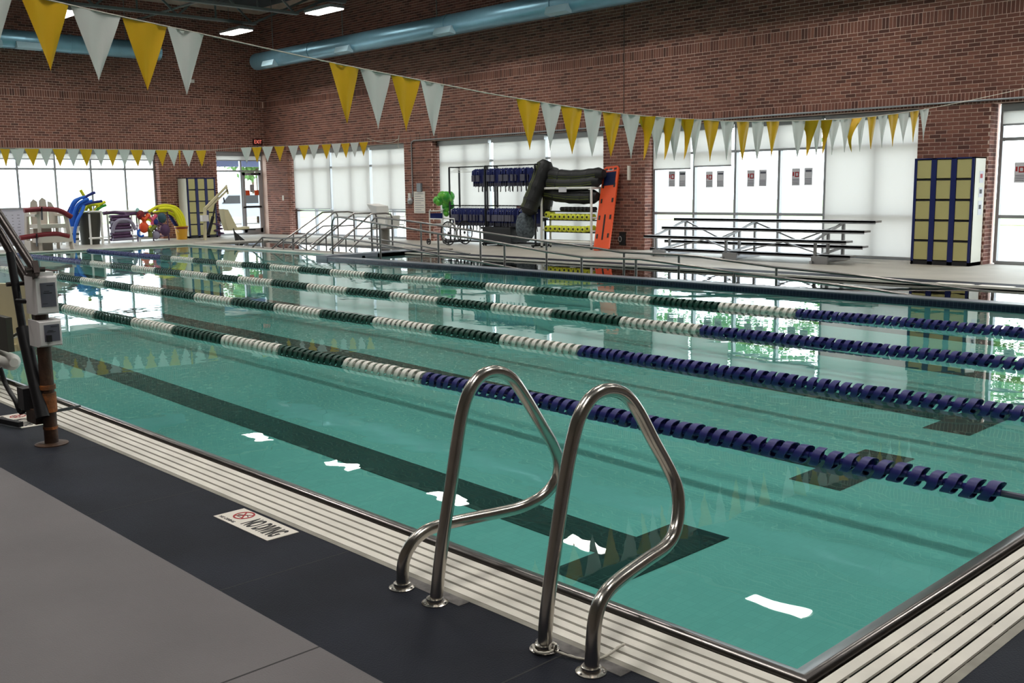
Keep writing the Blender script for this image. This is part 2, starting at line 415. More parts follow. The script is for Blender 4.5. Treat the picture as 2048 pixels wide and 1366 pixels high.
lay(bl, wall_left, lambda t: (0 if (9.8 < t[0][1] < 16 and 2.9 < t[0][2] < 4.8) else 1)*100 + abs(t[0][1]-11))
# control joint in the long wall
struct('control_joint', MB().box((-15.1, WY-.008, 43*CH), (-15.085, WY, 7.1)), M['black'], wall_back)
struct('ceiling', MB().box((WX-.4, -3.8, 7.35), (5, WY+.4, 7.5)), M['ceil'])
# ---- windows: frames, panes and shades
def window(name, axis, plane, xs, heads, transoms, door=None, kind='structure'):
    """xs: mullion positions; heads: top; transoms: heights of the cross bars"""
    w = bpy.data.objects.new(name, None); COL.objects.link(w); w['kind'] = kind; OFF[w.name] = (0, 0, 0)
    def b(a0, a1, z0, z1, d=.05):
        return ((a0, plane-d, z0), (a1, plane+d, z1)) if axis == 'x' else ((plane-d, a0, z0), (plane+d, a1, z1))
    f = .028
    for x in xs: struct('mullion', MB().box(*b(x-f, x+f, 0.02, heads)), M['frame'], w)
    for z in [0.03, heads-.03]+transoms: struct('transom', MB().box(*b(xs[0], xs[-1], z-f, z+f, .045)), M['frame'], w)
    for i in range(len(xs)-1):
        zz = [0.03]+sorted(transoms)+[heads-.03]
        for j in range(len(zz)-1):
            if door and i == door: continue
            struct('pane', MB().box(*b(xs[i]+f, xs[i+1]-f, zz[j]+f, zz[j+1]-f, .004)), M['glass'], w)
    return w
P2, P1 = WY+RD, WX-RD
window('window_1', 'x', P2, [-29.3, -28.2, -27.3, -26.1, -25.22, -24.1, -23.16], HEAD, [.79, 2.14])
window('window_2', 'x', P2, [-21.86, -20.8, -19.92, -18.72, -17.86, -16.7, -15.72], HEAD, [.79, 2.14])
window('window_3', 'x', P2, [-14.44, -13.35, -12.3, -11.26, -10.24, -9.2, -8.31], HEAD, [.82, 2.12])
window('window_4', 'x', P2, [-6.96, -5.9, -4.86, -3.8, -2.8, -1.8, -.9], HEAD, [.82, 2.13])
window('window_5', 'y', P1, [8.08, 9.12, 10.15, 11.2, 12.24, 13.28, 14.2], HEAD, [2.15])
window('window_6', 'y', P1, [1.84, 2.9, 3.9, 4.9, 5.9, 6.86], HEAD, [2.15])
window('window_7', 'y', P1, [16.23, 17.2, 17.96], HEAD, [2.1], door=1)
# glazing beside the door keeps its lower pane; the door leaf itself
d = bpy.data.objects.new('door_1', None); COL.objects.link(d); d['kind'] = 'structure'; OFF[d.name] = (0, 0, 0)
y0, y1 = 17.25, 17.93
for a, b in (((y0, .03), (y0+.09, 2.06)), ((y1-.09, .03), (y1, 2.06)), ((y0, 1.96), (y1, 2.06)), ((y0, .03), (y1, .2)), ((y0, .88), (y1, .93))):
    struct('door_rail', MB().box((P1-.03, a[0], a[1]), (P1+.04, b[0], b[1])), M['alu'], d)
struct('pane', MB().box((P1-.004, y0+.09, .2), (P1+.004, y1-.09, 1.96)), M['glass'], d)
struct('pane', MB().box((P1-.004, y0+.03, 2.14), (P1+.004, y1, HEAD-.06)), M['glass'], d)
struct('push_bar', MB().box((P1+.05, y0+.08, .9), (P1+.09, y1-.04, .95)), M['blackm'], d)
struct('door_closer', MB().box((P1+.04, y1-.36, 1.97), (P1+.1, y1-.1, 2.03)), M['framed'], d)
for yy in (17.42, 17.78):
    struct('door_sticker', MB().box((P1+.006, yy-.09, 1.3), (P1+.01, yy+.09, 1.47)), M['orange'], d, label='orange square sticker on the door glass')
struct('notice', MB().box((P1+.006, 17.52, 1.4), (P1+.01, 17.68, 1.66)), M['paper'], d, label='white printed notice between the orange stickers')
for k in range(5): struct('notice_line', MB().box((P1+.011, 17.54, 1.43+k*.045), (P1+.012, 17.66, 1.445+k*.045)), M['ink'], d)
# roller shades: cassette, cloth, hem bar
def shade(axis, plane, a0, a1, zb, label, solid=False, group=None):
    s = thing('roller_shade', label, 'window shade', (a0, plane, HEAD-.1) if axis == 'x' else (plane, a0, HEAD-.1), group)
    o = -.1 if axis == 'x' else .1
    def bx(u0, u1, p0, p1, z0, z1):
        p0, p1 = sorted((plane+o*p0, plane+o*p1))
        return MB().box((u0, p0, z0), (u1, p1, z1)) if axis == 'x' else MB().box((p0, u0, z0), (p1, u1, z1))
    part('cassette', bx(a0, a1, .6, 1.7, HEAD-.14, HEAD-.02), M['frame'], s)
    part('cloth', bx(a0+.015, a1-.015, 1.1, 1.13, zb, HEAD-.13), M['shade'], s)
    part('hem_bar', bx(a0+.015, a1-.015, 1.0, 1.25, zb-.03, zb), M['frame'], s)
for i, (a, b, zb, t) in enumerate([(-29.3, -27.2, .86, 'long white roller shade nearest the glazed corner door'), (-27.09, -25.09, .62, 'white roller shade lowered furthest, middle of three by the pool lift rails'), (-24.99, -23.17, .86, 'long white roller shade beside the pillar with the notice board')]):
    shade('x', P2, a, b, zb, t)
for a, b, zb, t in [(-21.86, -19.8, .50, 'cream roller shade behind the empty white hangers'), (-19.68, -17.76, .06, 'cream roller shade behind the life vests and leaning mat'), (-17.62, -15.73, .06, 'cream roller shade behind the yellow dumbbell rack')]:
    shade('x', P2, a, b, zb, t)
for a, b, zb, t in [(-14.42, -13.38, 1.80, 'half lowered shade over the first glazed bay right of the orange board'), (-13.32, -12.34, 1.84, 'half lowered shade over the second glazed bay behind the bleachers'),
                    (-12.26, -10.28, 2.13, 'short shade rolled up above the twin clear panes'), (-10.2, -8.33, .06, 'full length shade beside the tall locker, trees showing faintly through')]:
    shade('x', P2, a, b, zb, t)
shade('x', P2, -6.94, -.95, 2.38, 'short grey shade above the window right of the tall locker')
for a, b, t in [(8.1, 11.18, 'short sheer shade above the whiteboard and lifeguard chair'), (11.22, 14.2, 'short sheer shade above the purple noodle rack')]:
    shade('y', P1, a, b, 2.44, t)
shade('y', P1, 16.24, 17.94, 2.46, 'short grey shade over the corner door')
# ---- roof joists, with chords and webs
def joist(x, group=None):
    t = thing('roof_joist', 'grey open web roof joist spanning above the pool', 'roof joist', (x, 6, 6.27), 'roof joists under the deck')
    zb, zt, ya, yb = 6.27, 7.28, -2.6, 15.95
    part('bottom_chord', MB().bar((x-.05, ya, zb), (x-.05, yb, zb), .06, .07).bar((x+.05, ya, zb), (x+.05, yb, zb), .06, .07), M['joist'], t)
    part('top_chord', MB().bar((x, -3.4, zt), (x, WY, zt), .16, .08), M['joist'], t)
    y = yb-.1; up = True; web = MB()
    while y > ya+1:
        web.bar((x, y, zb), (x, y-1.15, zt), .05, .05).bar((x, y-1.15, zt), (x, y-2.3, zb), .05, .05).bar((x, y-1.15, zb), (x, y-1.15, zt), .04, .04); y -= 2.3
    part('web', web, M['joist'], t); part('end_brace', MB().bar((x, yb-.1, zb), (x, WY, zt), .06, .06), M['joist'], t)
    return t
j0 = joist(-27.4)
j0['label'] = 'first open web roof joist out from the end wall'
for i, x in enumerate((-25.1, -22.85, -20.6, -18.35, -16.1, -13.85, -11.6, -9.3, -7, -4.7, -2.4, -.1)): copy_tree(j0, (x, 6, 6.27), ORD[i+1]+' open web roof joist out from the end wall')
br = struct('trim_1', MB().tube([(WX, 13.4, 6.42), (-10, 13.4, 6.42)], .03, 6).tube([(WX, 8.6, 6.42), (-10, 8.6, 6.42)], .03, 6), M['joist'])
# ---- high bay fixtures
fx = thing('high_bay_lamp', 'white linear high bay lamp glowing in the row hung nearest the long brick wall', 'ceiling lamp', (LAMPS[0][0], LAMPS[0][1], 5.98), 'high bay lamps')
x, y = LAMPS[0]
part('housing', MB().box((x-.61, y-.22, 6.0), (x+.61, y+.22, 6.07)).box((x-.35, y-.08, 6.07), (x+.35, y+.08, 6.13)), M['alu'], fx)
part('diffuser', MB().box((x-.58, y-.2, 5.975), (x+.58, y+.2, 6.0)), M['lamp'], fx)
part('hanger', MB().cyl((x-.4, y, 6.1), (x-.4, y, 7.25), .006, 5).cyl((x+.4, y, 6.1), (x+.4, y, 7.25), .006, 5), M['joist'], fx)
rown = {15.35: 'the row along the blue duct', 10.5: 'the second row from the long wall', 5.7: 'the third row from the long wall', .9: 'the row above the near deck'}
for i, (a, b) in enumerate(LAMPS):
    lab = ORD[i % 7]+' high bay lamp from the end wall, '+rown[b]
    if i: copy_tree(fx, (a, b, 5.98), lab)
    else: fx['label'] = lab
# ---- ducts
def duct(label, ax, c0, c1, r, seams, boxes, rods):
    t = thing('air_duct', label, 'air duct', c0, None); c0, c1 = Vector(c0), Vector(c1); dirv = (c1-c0).normalized(); L = (c1-c0).length
    n = int(L/.09); pts = []; rs = []
    for i in range(n):
        pts += [c0+dirv*(i*.09), c0+dirv*(i*.09+.045)]; rs += [r, r+.004]
    part('duct_shell', MB().tube(pts, rs, 28), M['duct'], t, smooth=True)
    for s_ in seams: part('seam_band', MB().cyl(c0+dirv*(s_-.04), c0+dirv*(s_+.04), r+.014, 28), M['duct'], t, smooth=True)
    side = Vector((0, -1, 0)) if ax == 'x' else Vector((1, 0, 0))
    for s_ in boxes:
        b = c0+dirv*s_+side*(r*.72)+Vector((0, 0, -r*.55)); h = dirv*.32; q = MB()
        prof = [(-.04, .09), (.10, .06), (.16, -.10), (-.04, -.13)]
        q.prism(prof, b-h, side, (0, 0, 1), h*2); part('diffuser_box', q, M['ductl'], t)
    for s_ in rods: part('hanger_rod', MB().cyl(c0+dirv*s_+Vector((0, 0, r)), c0+dirv*s_+Vector((0, 0, 7.3-c0.z)), .012, 6), M['joist'], t)
    return t
X0 = -29.05
duct('pale blue spiral duct running along the long brick wall', 'x', (X0, 16.9, 5.42), (3, 16.9, 5.42), .25, [3.2, 9.3, 12.9, 17, 21, 25],
     [1.15, 5.05, 9.35, 13.2, 17.4, 21.6], [1.0, 4.7, 8.8, 13, 17, 21])
duct('pale blue duct behind the flags on the end wall', 'y', (-29.6, -2, 5.55), (-29.6, 14.1, 5.55), .25, [3, 7, 10.5, 13.4], [3.5, 7.6, 11.2, 12.2], [2, 6, 10, 15])
# ---- floors
slab('floor', WX-.4, 5, -3.5, 1.63, -.25, 0, M['decknear'])
slab('floor_edge_band', WX-.4, -.35, 1.63, 2.195, -.25, 0, M['deckblack'])
slab('floor_edge_band', -1.095, -.35, 2.195, 12.2, -.25, 0, M['deckblack'])
slab('floor_right', -.35, 5, 1.63, 14.2, -.25, 0, M['decknear'])
slab('floor_left', WX-.4, -26.6, 2.195, WY+.4, -.25, 0, M['deck'])
slab('floor_far_left', -26.6, -18.7, 15.6, WY+.4, -.25, 0, M['deck'])
slab('floor_strip', -26.6, -18.35, 13.02, 13.42, -.25, 0.005, M['curb'])
slab('floor_strip', -18.72, -18.3, 13.42, 15.6, -.25, .03, M['curb'])
slab('floor_far_band', -18.3, 5, 14.2, 14.8, -.25, 0, M['deckblack'])
slab('floor_far', -18.7, 5, 14.8, WY+.4, -.25, 0, M['deck'])
# light gutter lines on the far edges
for nm, a, b in (('trim_2', (-26.64, 2.5, -.02), (-26.5, 13.08, .012)), ('trim_3', (-26.5, 12.98, -.02), (-18.4, 13.07, .014)), ('trim_4', (-18.3, 14.17, -.02), (5, 14.24, .012)),
                 ('trim_5', (-26.95, 13.4, -.02), (-18.7, 13.46, .014)), ('trim_6', (-26.95, 15.56, -.02), (-18.7, 15.63, .014)), ('trim_7', (-26.97, 13.4, -.02), (-26.88, 15.6, .014))):
    struct(nm, MB().box(a, b), M['slat'])
# saw cut joints on the near deck and dark band
jm = MB()
for X in [-13+1.22*i for i in range(12)]: jm.box((X, 1.63, -.001), (X+.006, 2.19, .0006))
for X in (-8.6, -5.6, -2.6, .4): jm.box((X, -3.4, -.001), (X+.007, 1.63, .0006))
jm.box((-12, .42, -.001), (4, .427, .0006)); struct('floor_joint', jm, mat('joint', (48, 47, 48), .8))
# ---- main pool basin. The tiled floor stands at the depth it is seen at through the water, rising away from the near end
PX0, PX1, PY0, PY1 = -26.5, -1.47, 2.56, 12.08
ZK = [(-26.6, -.11), (-14, -.135), (-9, -.185), (-5.5, -.26), (-3.2, -.315), (-1.4, -.33)]
def floor_strip(y0, y1, x0, x1, dz):
    xs_ = sorted({x0, x1} | {a for a, _ in ZK if x0 < a < x1}); mb = MB(); zf = lambda x: float(np.interp(x, [a for a, _ in ZK], [b for _, b in ZK]))+dz
    vs = sum([[(x, y0, zf(x)), (x, y1, zf(x)), (x, y1, zf(x)-.05), (x, y0, zf(x)-.05)] for x in xs_], []); fs = [(3, 2, 1, 0), tuple(len(vs)-4+k for k in range(4))]
    for i in range(len(xs_)-1):
        for k in range(4): fs.append((i*4+k, i*4+(k+1) % 4, (i+1)*4+(k+1) % 4, (i+1)*4+k))
    return mb.add(vs, fs)
struct('pool_floor', floor_strip(PY0-.05, 13.05, PX0-.1, PX1+.1, 0), M['ptile'])
struct('pool_wall', MB().box((PX0, PY0-.08, -.5), (PX1, PY0, -.032)).box((PX0, 13.0, -.5), (-18.3, 13.08, 0)), M['ptilew'])
struct('pool_wall', MB().box((PX0-.08, PY0-.08, -.5), (PX0, 13.08, -.032)).box((PX1, PY0-.08, -.5), (PX1+.08, 12.1, -.032)), tile_mat('pool_wall_tile_y', (126, 190, 186), (121, 184, 181), .05, axes='yz', gw=.08, var=.03))
for yc in (3.64, 5.68, 7.46, 9.25, 11.1):
    struct('lane_marking', floor_strip(yc-.15, yc+.15, -25, -3.09, .004), M['ktile'])
    struct('lane_marking', floor_strip(yc-.47, yc+.47, -3.09, -2.76, .004), M['ktile'])
    struct('lane_marking', floor_strip(yc-.47, yc+.47, -25.3, -25, .004), M['ktile'])
# ---- bulkhead wall between lanes and ramp
bh = struct('bulkhead_wall', MB().box((-18.3, 12.1, -.07), (5, 12.32, .012)), M['ntile'])
struct('pool_wall', MB().box((-18.3, 12.11, -1.2), (5, 12.31, -.07)), M['ptilew'])
struct('bulkhead_cap', MB().box((-18.35, 12.09, .012), (5, 12.34, .026)).box((-18.72, 12.09, -.6), (-18.3, 14.75, .05)), M['btop'])
# ramp floor, descending to the right, and the side pool
rp = MB(); rp.add([(-18.3, 12.32, -.05), (5, 12.32, -1.1), (5, 14.2, -1.1), (-18.3, 14.2, -.05), (-18.3, 12.32, -1.3), (5, 12.32, -1.3), (5, 14.2, -1.3), (-18.3, 14.2, -1.3)],
                  [(0, 1, 2, 3), (4, 7, 6, 5), (0, 4, 5, 1), (3, 2, 6, 7), (0, 3, 7, 4), (1, 5, 6, 2)])
struct('ramp_floor', rp, mat('ramp', (96, 120, 122), .6))
struct('ramp_wall', MB().box((-18.3, 14.2, -1.2), (5, 14.28, -.02)), M['ptilew'])
struct('side_pool_floor', MB().box((-26.9, 13.46, -1.0), (-18.72, 15.56, -.95)), M['ntile2'])
struct('side_pool_wall', MB().box((-26.98, 13.38, -1), (-18.7, 13.46, -.02)).box((-26.98, 15.56, -1), (-18.7, 15.64, -.02)).box((-26.98, 13.46, -1), (-26.9, 15.56, -.02)), M['ntile'])
for k in range(4): struct('pool_step', MB().box((-21.6, 15.2-.3*k, -.95), (-18.75, 15.56-.3*k+.3*(k > 0)*0, -.16-.17*k)), M['ntile2'])
# ---- water
def water(name, x0, x1, y0, y1):
    o = struct(name, MB().add([(x0, y0, WZ), (x1, y0, WZ), (x1, y1, WZ), (x0, y1, WZ)], [(0, 1, 2, 3)]), M['water'])
    return o
w1 = water('pool_water', PX0, PX1, PY0, 12.1); water('pool_water', PX0, -18.3, 12.1, 13.0)
water('pool_water', -18.3, 5, 12.32, 14.2); water('pool_water', -26.9, -18.72, 13.46, 15.56)
# ---- steel rim and gutter grate on the near and right sides
def rim(p, q, inward):
    p, q, n_ = Vector(p), Vector(q), Vector(inward)
    prof = [(.07, -.06), (.062, -.02), (.048, .004), (.022, .012), (0, .012), (-.016, .003), (-.024, -.02), (-.026, -.06)]
    return prof
rm = MB(); prof = [(.082, -.08), (.078, -.028), (.06, -.010), (.012, .008), (0, .012), (-.010, .008), (-.020, -.010), (-.022, -.06)]
ring = []
for (x, y, sx, sy) in ((-28, 2.5, 0, 1), (-1.413, 2.5, -1, 1), (-1.413, 12.1, -1, 0)):
    ring.append([(x+sx*a, y+sy*a, z) for a, z in prof])
vs = sum(ring, []); n = len(prof); fs = [(i*n+k, (i+1)*n+k, (i+1)*n+k+1, i*n+k+1) for i in range(2) for k in range(n-1)]
rm.add(vs, fs); struct('pool_rim', rm, M['steeld'], smooth=True)
struct('gutter_channel', MB().box((-28, 2.19, -.25), (-1.12, 2.50, -.06)).box((-1.41, 2.19, -.25), (-1.09, 12.1, -.06)), M['black'])
struct('gutter_frame', MB().box((-28, 2.19, -.1), (-1.1, 2.214, .001)).box((-1.125, 2.19, -.1), (-1.095, 12.1, .001)), M['grout'])
gr = bpy.data.objects.new('gutter_grate', None); COL.objects.link(gr); gr['kind'] = 'structure'; OFF[gr.name] = (0, 0, 0)
ys = [2.217, 2.268, 2.319, 2.370, 2.421]; xs = [-1.378, -1.327, -1.276, -1.225, -1.174]
def slatbox(a, b):
    (x0, y0, z0), (x1, y1, z1) = a, b; e = .0012
    return MB().add([(x0, y0, z0), (x1, y0, z0), (x1, y1, z0), (x0, y1, z0), (x0+e, y0+e, z1), (x1-e, y0+e, z1), (x1-e, y1-e, z1), (x0+e, y1-e, z1)], [(0, 3, 2, 1), (4, 5, 6, 7), (0, 1, 5, 4), (1, 2, 6, 5), (2, 3, 7, 6), (3, 0, 4, 7)])
for i, y in enumerate(ys):
    struct('grate_slat', slatbox((-27.5, y, -.03), (-1.137-.051*(4-i)*0-.0, y+.040, .0)) if i < 0 else slatbox((-27.5, y, -.007), (xs[4-i]+.040, y+.040, .0)), M['slat'], gr)
for i, x in enumerate(xs):
    struct('grate_slat', slatbox((x, ys[4-i]+.051, -.007), (x+.040, 12.1, .0)), M['slat'], gr)
cb = MB()
for k in range(70): cb.box((-1.5-k*.33, 2.215, -.05), (-1.485-k*.33, 2.466, -.008))
for k in range(26): cb.box((-1.38, 2.6+k*.33, -.05), (-1.13, 2.615+k*.33, -.008))
c = struct('grate_crossbar', cb, M['grout'], gr); c['kind'] = 'stuff'
# ---- outside
struct('ground_outside', MB().box((-90, WY+.42, -.4), (60, 90, -.06)).box((-90, -60, -.4), (WX-.42, WY+.42, -.06)).box((WX-.42, -60, -.4), (60, -3.8, -.06)).box((5, -3.8, -.4), (60, WY+.42, -.06)), M['concrete'])
struct('lawn_outside', MB().box((-90, 36, -.06), (60, 90, -.03)).box((-90, -60, -.06), (-50, 36, -.03)), M['grass'])
def tree(x, y, h, r, label):
    t = thing('leafy_tree', label, 'tree', (x, y, -.05), 'trees outside the windows'); g = random.Random(int(x*7+y)); 
    part('trunk', MB().tube([(x, y, -.05), (x+.1, y, h*.3), (x-.1, y+.1, h*.6), (x, y, h*.85)], [.11, .09, .07, .03], 8), M['bark'], t, smooth=True)
    mb = MB()
    for i in range(1500):
        a, b = g.uniform(0, 6.283), math.acos(g.uniform(-1, 1)); q = r*(.55+.45*g.random())*(1+.25*math.sin(3*a)+.2*math.cos(4*b))
        p = Vector((x+q*math.sin(b)*math.cos(a), y+q*math.sin(b)*math.sin(a), h*.62+q*.8*math.cos(b))); s_ = g.uniform(.1, .22)
        u = Vector((g.uniform(-1, 1), g.uniform(-1, 1), g.uniform(-1, 1))).normalized(); v = u.orthogonal().normalized()*s_; u = u*s_
        mb.add([p-u, p+v*.5, p+u, p-v*.5], [(0, 1, 2, 3)])
    c = part('foliage', mb, M['leaf'], t); c['kind'] = 'stuff'
for x, y, h, r, l in [(-27.6, 50, 12, 3.8, 'leafy green tree outside, seen mostly mirrored under the bleachers'), (-40, 50, 12.5, 4.0, 'leafy green tree outside beyond the brick pillar by the orange board'), (-36.3, 54, 13, 2.6, 'leafy tree outside between the clear panes behind the bleachers'), (-18, 46, 11, 3.0, 'leafy tree outside the window right of the tall locker'),
                      (-44, 25.3, 5.2, 1.5, 'small leafy tree outside the glazed corner door'), (-72, 41, 12, 3.4, 'tall leafy tree far outside the corner door')]: tree(x, y, h, r, l)
struct('canopy_outside', MB().box((-33.2, 17.2, 2.3), (-33, 22, 2.7)).box((-33.2, 17.2, 2.7), (-31.2, 22, 2.8)), M['canopy'])
# ------------------------------------------------------------ lane lines
def float_mesh(m):
    mb = MB(); n = 16; r, h, W = .053, .034, .048
    # slanted outer band with open sides, hub and vanes
    ang = [2*math.pi*k/n for k in range(n)]
    rows = []
    for (rr, off) in ((r, -W/2), (r, W/2), (r-.008, W/2), (r-.008, -W/2)):
        rows.append([(off + .52*rr*math.cos(a) + .006*math.sin(3*a), rr*math.sin(a), rr*math.cos(a)) for a in ang])
    vs = sum(rows, []); fs = []
    for i in range(4):
        j = (i+1) % 4
        for k in range(n): fs.append((i*n+k, i*n+(k+1) % n, j*n+(k+1) % n, j*n+k))
    mb.add(vs, fs); mb.lathe([(.016, -.043), (.024, -.01), (.024, .01), (.016, .043)], n=8, ax='x')
    for a in (0, 2.094, 4.189):
        c, s_ = math.cos(a), math.sin(a)
        mb.add([(-.03+.52*.02*c, .02*s_, .02*c), (.03+.52*.02*c, .02*s_, .02*c), (.012+.52*r*c, (r-.004)*s_, (r-.004)*c), (-.012+.52*r*c, (r-.004)*s_, (r-.004)*c)], [(0, 1, 2, 3)])
    return mb.mesh('lane_float', m, smooth=True)
FM = {k: float_mesh(M[k]) for k in ('green_l', 'white_l', 'blue_l')}
def lane_line(y, label):
    t = thing('lane_line', label, 'lane line', (-13.9, y, WZ), 'lane lines across the pool'); g = random.Random(int(y*100))
    zz = WZ+.012
    part('cable', MB().tube([(-26.5, y, zz), (-1.5, y, zz)], .006, 6), M['cable'], t)
    x = -26.2; i = 0; P = .0858
    while x < -1.76 and i < 298:
        if x > -6.03 or x < -21.95: m = 'blue_l'
        else: m = 'white_l' if int((-6.03-x)/1.03) % 2 == 0 else 'green_l'
        o = bpy.data.objects.new('lane_float', FM[m]); COL.objects.link(o); o.parent = t
        wob = .018*math.sin(x*.55+y)+.006*math.sin(x*2.1)
        o.location = (x+13.9, wob, .012+g.uniform(-.002, .004)); o.rotation_euler = (g.uniform(-.5, .5) if m == 'blue_l' else g.uniform(-.15, .15), 0, g.uniform(-.05, .05))
        x += P if x < -3.2 else .090; i += 1
    part('end_tensioner', MB().cyl((-1.76, y, zz), (-1.6, y, zz), .016, 8), M['cable'], t)
    return t
for y, l in ((4.78, 'nearest lane line, closest to the two steel grab rails'), (6.57, 'second lane line from the grab rails'), (8.36, 'third lane line from the grab rails'), (10.15, 'furthest lane line, nearest the dark tiled ramp wall')): lane_line(y, l)
# ------------------------------------------------------------ pennant strings
def pennant_line(X, nodes, flags, label):
    """nodes: (Y, z) of the rope. flags: (Y0, Y1, colour, drop, fold)"""
    t = thing('pennant_string', label, 'pennant string', (X, nodes[0][0], nodes[0][1]), 'backstroke pennant strings')
    path = smooth_path([(X, a, b) for a, b in nodes], 8)
    part('rope', MB().tube(path, .005, 6), M['rope'], t, smooth=True)
    ysn = [p.y for p in path]
    def zat(y): return float(np.interp(y, ysn, [p.z for p in path]))
    g = random.Random(4)
    for (a, b, c, dr, fold) in flags:
        nx, nz = 7, 7; vs = []; fs = []
        ph = g.uniform(0, 6); tipx = (a+b)/2+g.uniform(-.02, .01)
        for j in range(nz+1):
            v = j/nz
            for i in range(nx+1):
                u = i/nx; y = a+(b-a)*u; z0 = zat(y)-.004
                yy = y*(1-v)+tipx*v; zz = z0*(1-v)+(zat(tipx)-dr)*v
                xx = X+.008*math.sin(ph+u*9+v*3)*(1-v*.6)
                if not fold: xx += .006*math.sin(u*55)*max(0, 1-v*6)
                else:
                    # folded over on itself: swings edge on and crumples at the top
                    k = math.sin(min(1, v*1.6)*math.pi*.5); mid = (a+b)/2
                    yy = mid+(yy-mid)*(.35+.3*(1-k)) + fold*.05*math.sin(v*3.1); xx = X + (u-.5)*(b-a)*.7*(1-v) + .03*math.sin(u*8+v*5)*(1-v*.95)
                    zz += .04*math.sin(v*3.14)*math.sin(u*4)*(1-v)
                vs.append((xx, yy, zz))
        w = nx+1
        for j in range(nz):
            for i in range(nx): fs.append((j*w+i, j*w+i+1, (j+1)*w+i+1, (j+1)*w+i))
        mb = MB().add(vs, fs)
        part('pennant', mb, M['yellow'] if c == 'Y' else M['wflag'], t, smooth=True, label='yellow pennant' if c == 'Y' else 'white pennant')
def yx(px, X, py=240): return at(px, py, 0, X).y
XN = -6.0
N = [(-3.2, 3.15), (.8, 2.66), (2.3, 2.468), (3.13, 2.378), (4.04, 2.279), (5.07, 2.187), (5.83, 2.126), (7.1, 2.056), (8.36, 2.047), (9.16, 2.060), (11.24, 2.166), (13.3, 2.369), (16.5, 2.80), (17.95, 3.02)]
nearf = [(1.2, 1.46, 'W'), (1.48, 1.74, 'Y'), (1.78, 2.03, 'W')]
for a, b, c in [(42, 137, 'Y'), (143, 240, 'W'), (245, 334, 'Y'), (334, 408, 'W'), (657, 719, 'Y'), (722, 781, 'W'), (784, 840, 'Y'), (840, 890, 'W'), (1034, 1080, 'Y'), (1082, 1122, 'W'), (1122, 1165, 'Y'), (1167, 1205, 'W'),
                (1205, 1243, 'Y'), (1243, 1280, 'W'), (1276, 1300, 'Yf'), (1297, 1330, 'W'), (1318, 1340, 'Yf'), (1335, 1365, 'W'), (1360, 1378, 'Yf'), (1376, 1405, 'W'), (1408, 1438, 'Y'), (1440, 1469, 'W'), (1472, 1501, 'Y'), (1503, 1530, 'W'), (1533, 1559, 'Y'),
                (1583, 1613, 'W'), (1606, 1625, 'Yf'), (1624, 1645, 'W'), (1640, 1654, 'Yf'), (1655, 1680, 'W'), (1680, 1705, 'W'), (1699, 1713, 'Yf'), (1713, 1733, 'W'), (1734, 1755, 'Y'), (1756, 1776, 'W'), (1777, 1797, 'Y'), (1798, 1818, 'W'), (1820, 1839, 'Y'), (1840, 1858, 'W')]:
    py = np.interp((a+b)/2, [90, 190, 290, 370, 690, 865, 1050, 1240, 1500, 1850], [15, 22, 43, 60, 131, 165, 200, 228, 243, 217])
    nearf.append((yx(a, XN, py), yx(b, XN, py), c))
pennant_line(XN, N, [(a, b, c[0], .385+.006*(i % 3), (1 if i % 2 else -1) if len(c) > 1 else 0) for i, (a, b, c) in enumerate(nearf)], 'long string of yellow and white pennants sagging across the near lanes')
XF = -21.6
NF = [(-3.0, 2.95), (2.5, 2.46), (6.8, 2.32), (7.3, 2.328), (10.3, 2.345), (11.2, 2.36), (12.2, 2.435), (14, 2.53), (15.7, 2.645), (17.95, 2.85)]
farf = []
for a, b in ((-75, -56), (-29, -10), (0, 20), (49, 78), (105, 133), (159, 185), (212, 237), (260, 286), (311, 334), (357, 360.5), (391, 413)): farf.append((a, b, 'Y'))
for a, b in ((-56, -30), (-5, 0), (20, 49), (78, 105), (133, 159), (187, 212), (237, 260), (286, 311), (334, 357), (364, 388)): farf.append((a, b, 'W'))
for a, b, c in ((275, 372, 'W'), (372, 463, 'Y'), (465, 560, 'W'), (572, 665, 'Y'), (695, 790, 'W'), (793, 882, 'Y'), (880, 972, 'W'), (995, 1082, 'Y'), (1084, 1168, 'W'), (1168, 1248, 'Y'), (1248, 1328, 'W'), (1332, 1407, 'Y')):
    farf.append((420+a/4.452, 420+b/4.452, c))
pennant_line(XF, NF, [(yx(a, XF, 297), yx(b, XF, 297), c, .365, 0) for a, b, c in farf if b-a > 1], 'distant string of yellow and white pennants before the end wall windows')
# ------------------------------------------------------------ grab rails at the near edge
def flange(mb, x, y): mb.lathe([(.047, 0), (.047, .004), (.034, .009), (.030, .009), (.030, .02), (.0235, .022)], (x, y, 0), 20)
def grab_rail(pts, X0, X1, base, base2, label):
    """front leg rises from base, loops over the water and comes back to base2"""
    t = thing('grab_rail', label, 'grab rail', (base[0], base[1], 0), 'pair of grab rails')
    P = []
    for (u, v, f) in pts:
        p = at(u, v, 0, X0+(X1-X0)*f); P.append(p)
    P[0] = Vector((base[0], base[1], -.02)); P[-1] = Vector((base2[0], base2[1], -.02))
    part('tube', MB().tube(smooth_path(P, 4), .0225, 16), M['steel'], t, smooth=True)
    for b in (base, base2):
        m_ = MB(); flange(m_, *b); part('flange', m_, M['steel'], t, smooth=True)
        s_ = MB()
        for k in range(3):
            a = k*2.094+.4; s_.cyl((b[0]+.04*math.cos(a), b[1]+.04*math.sin(a), .003), (b[0]+.04*math.cos(a), b[1]+.04*math.sin(a), .0085), .0035, 6)
        part('screw', s_, M['steeld'], t)
    return t
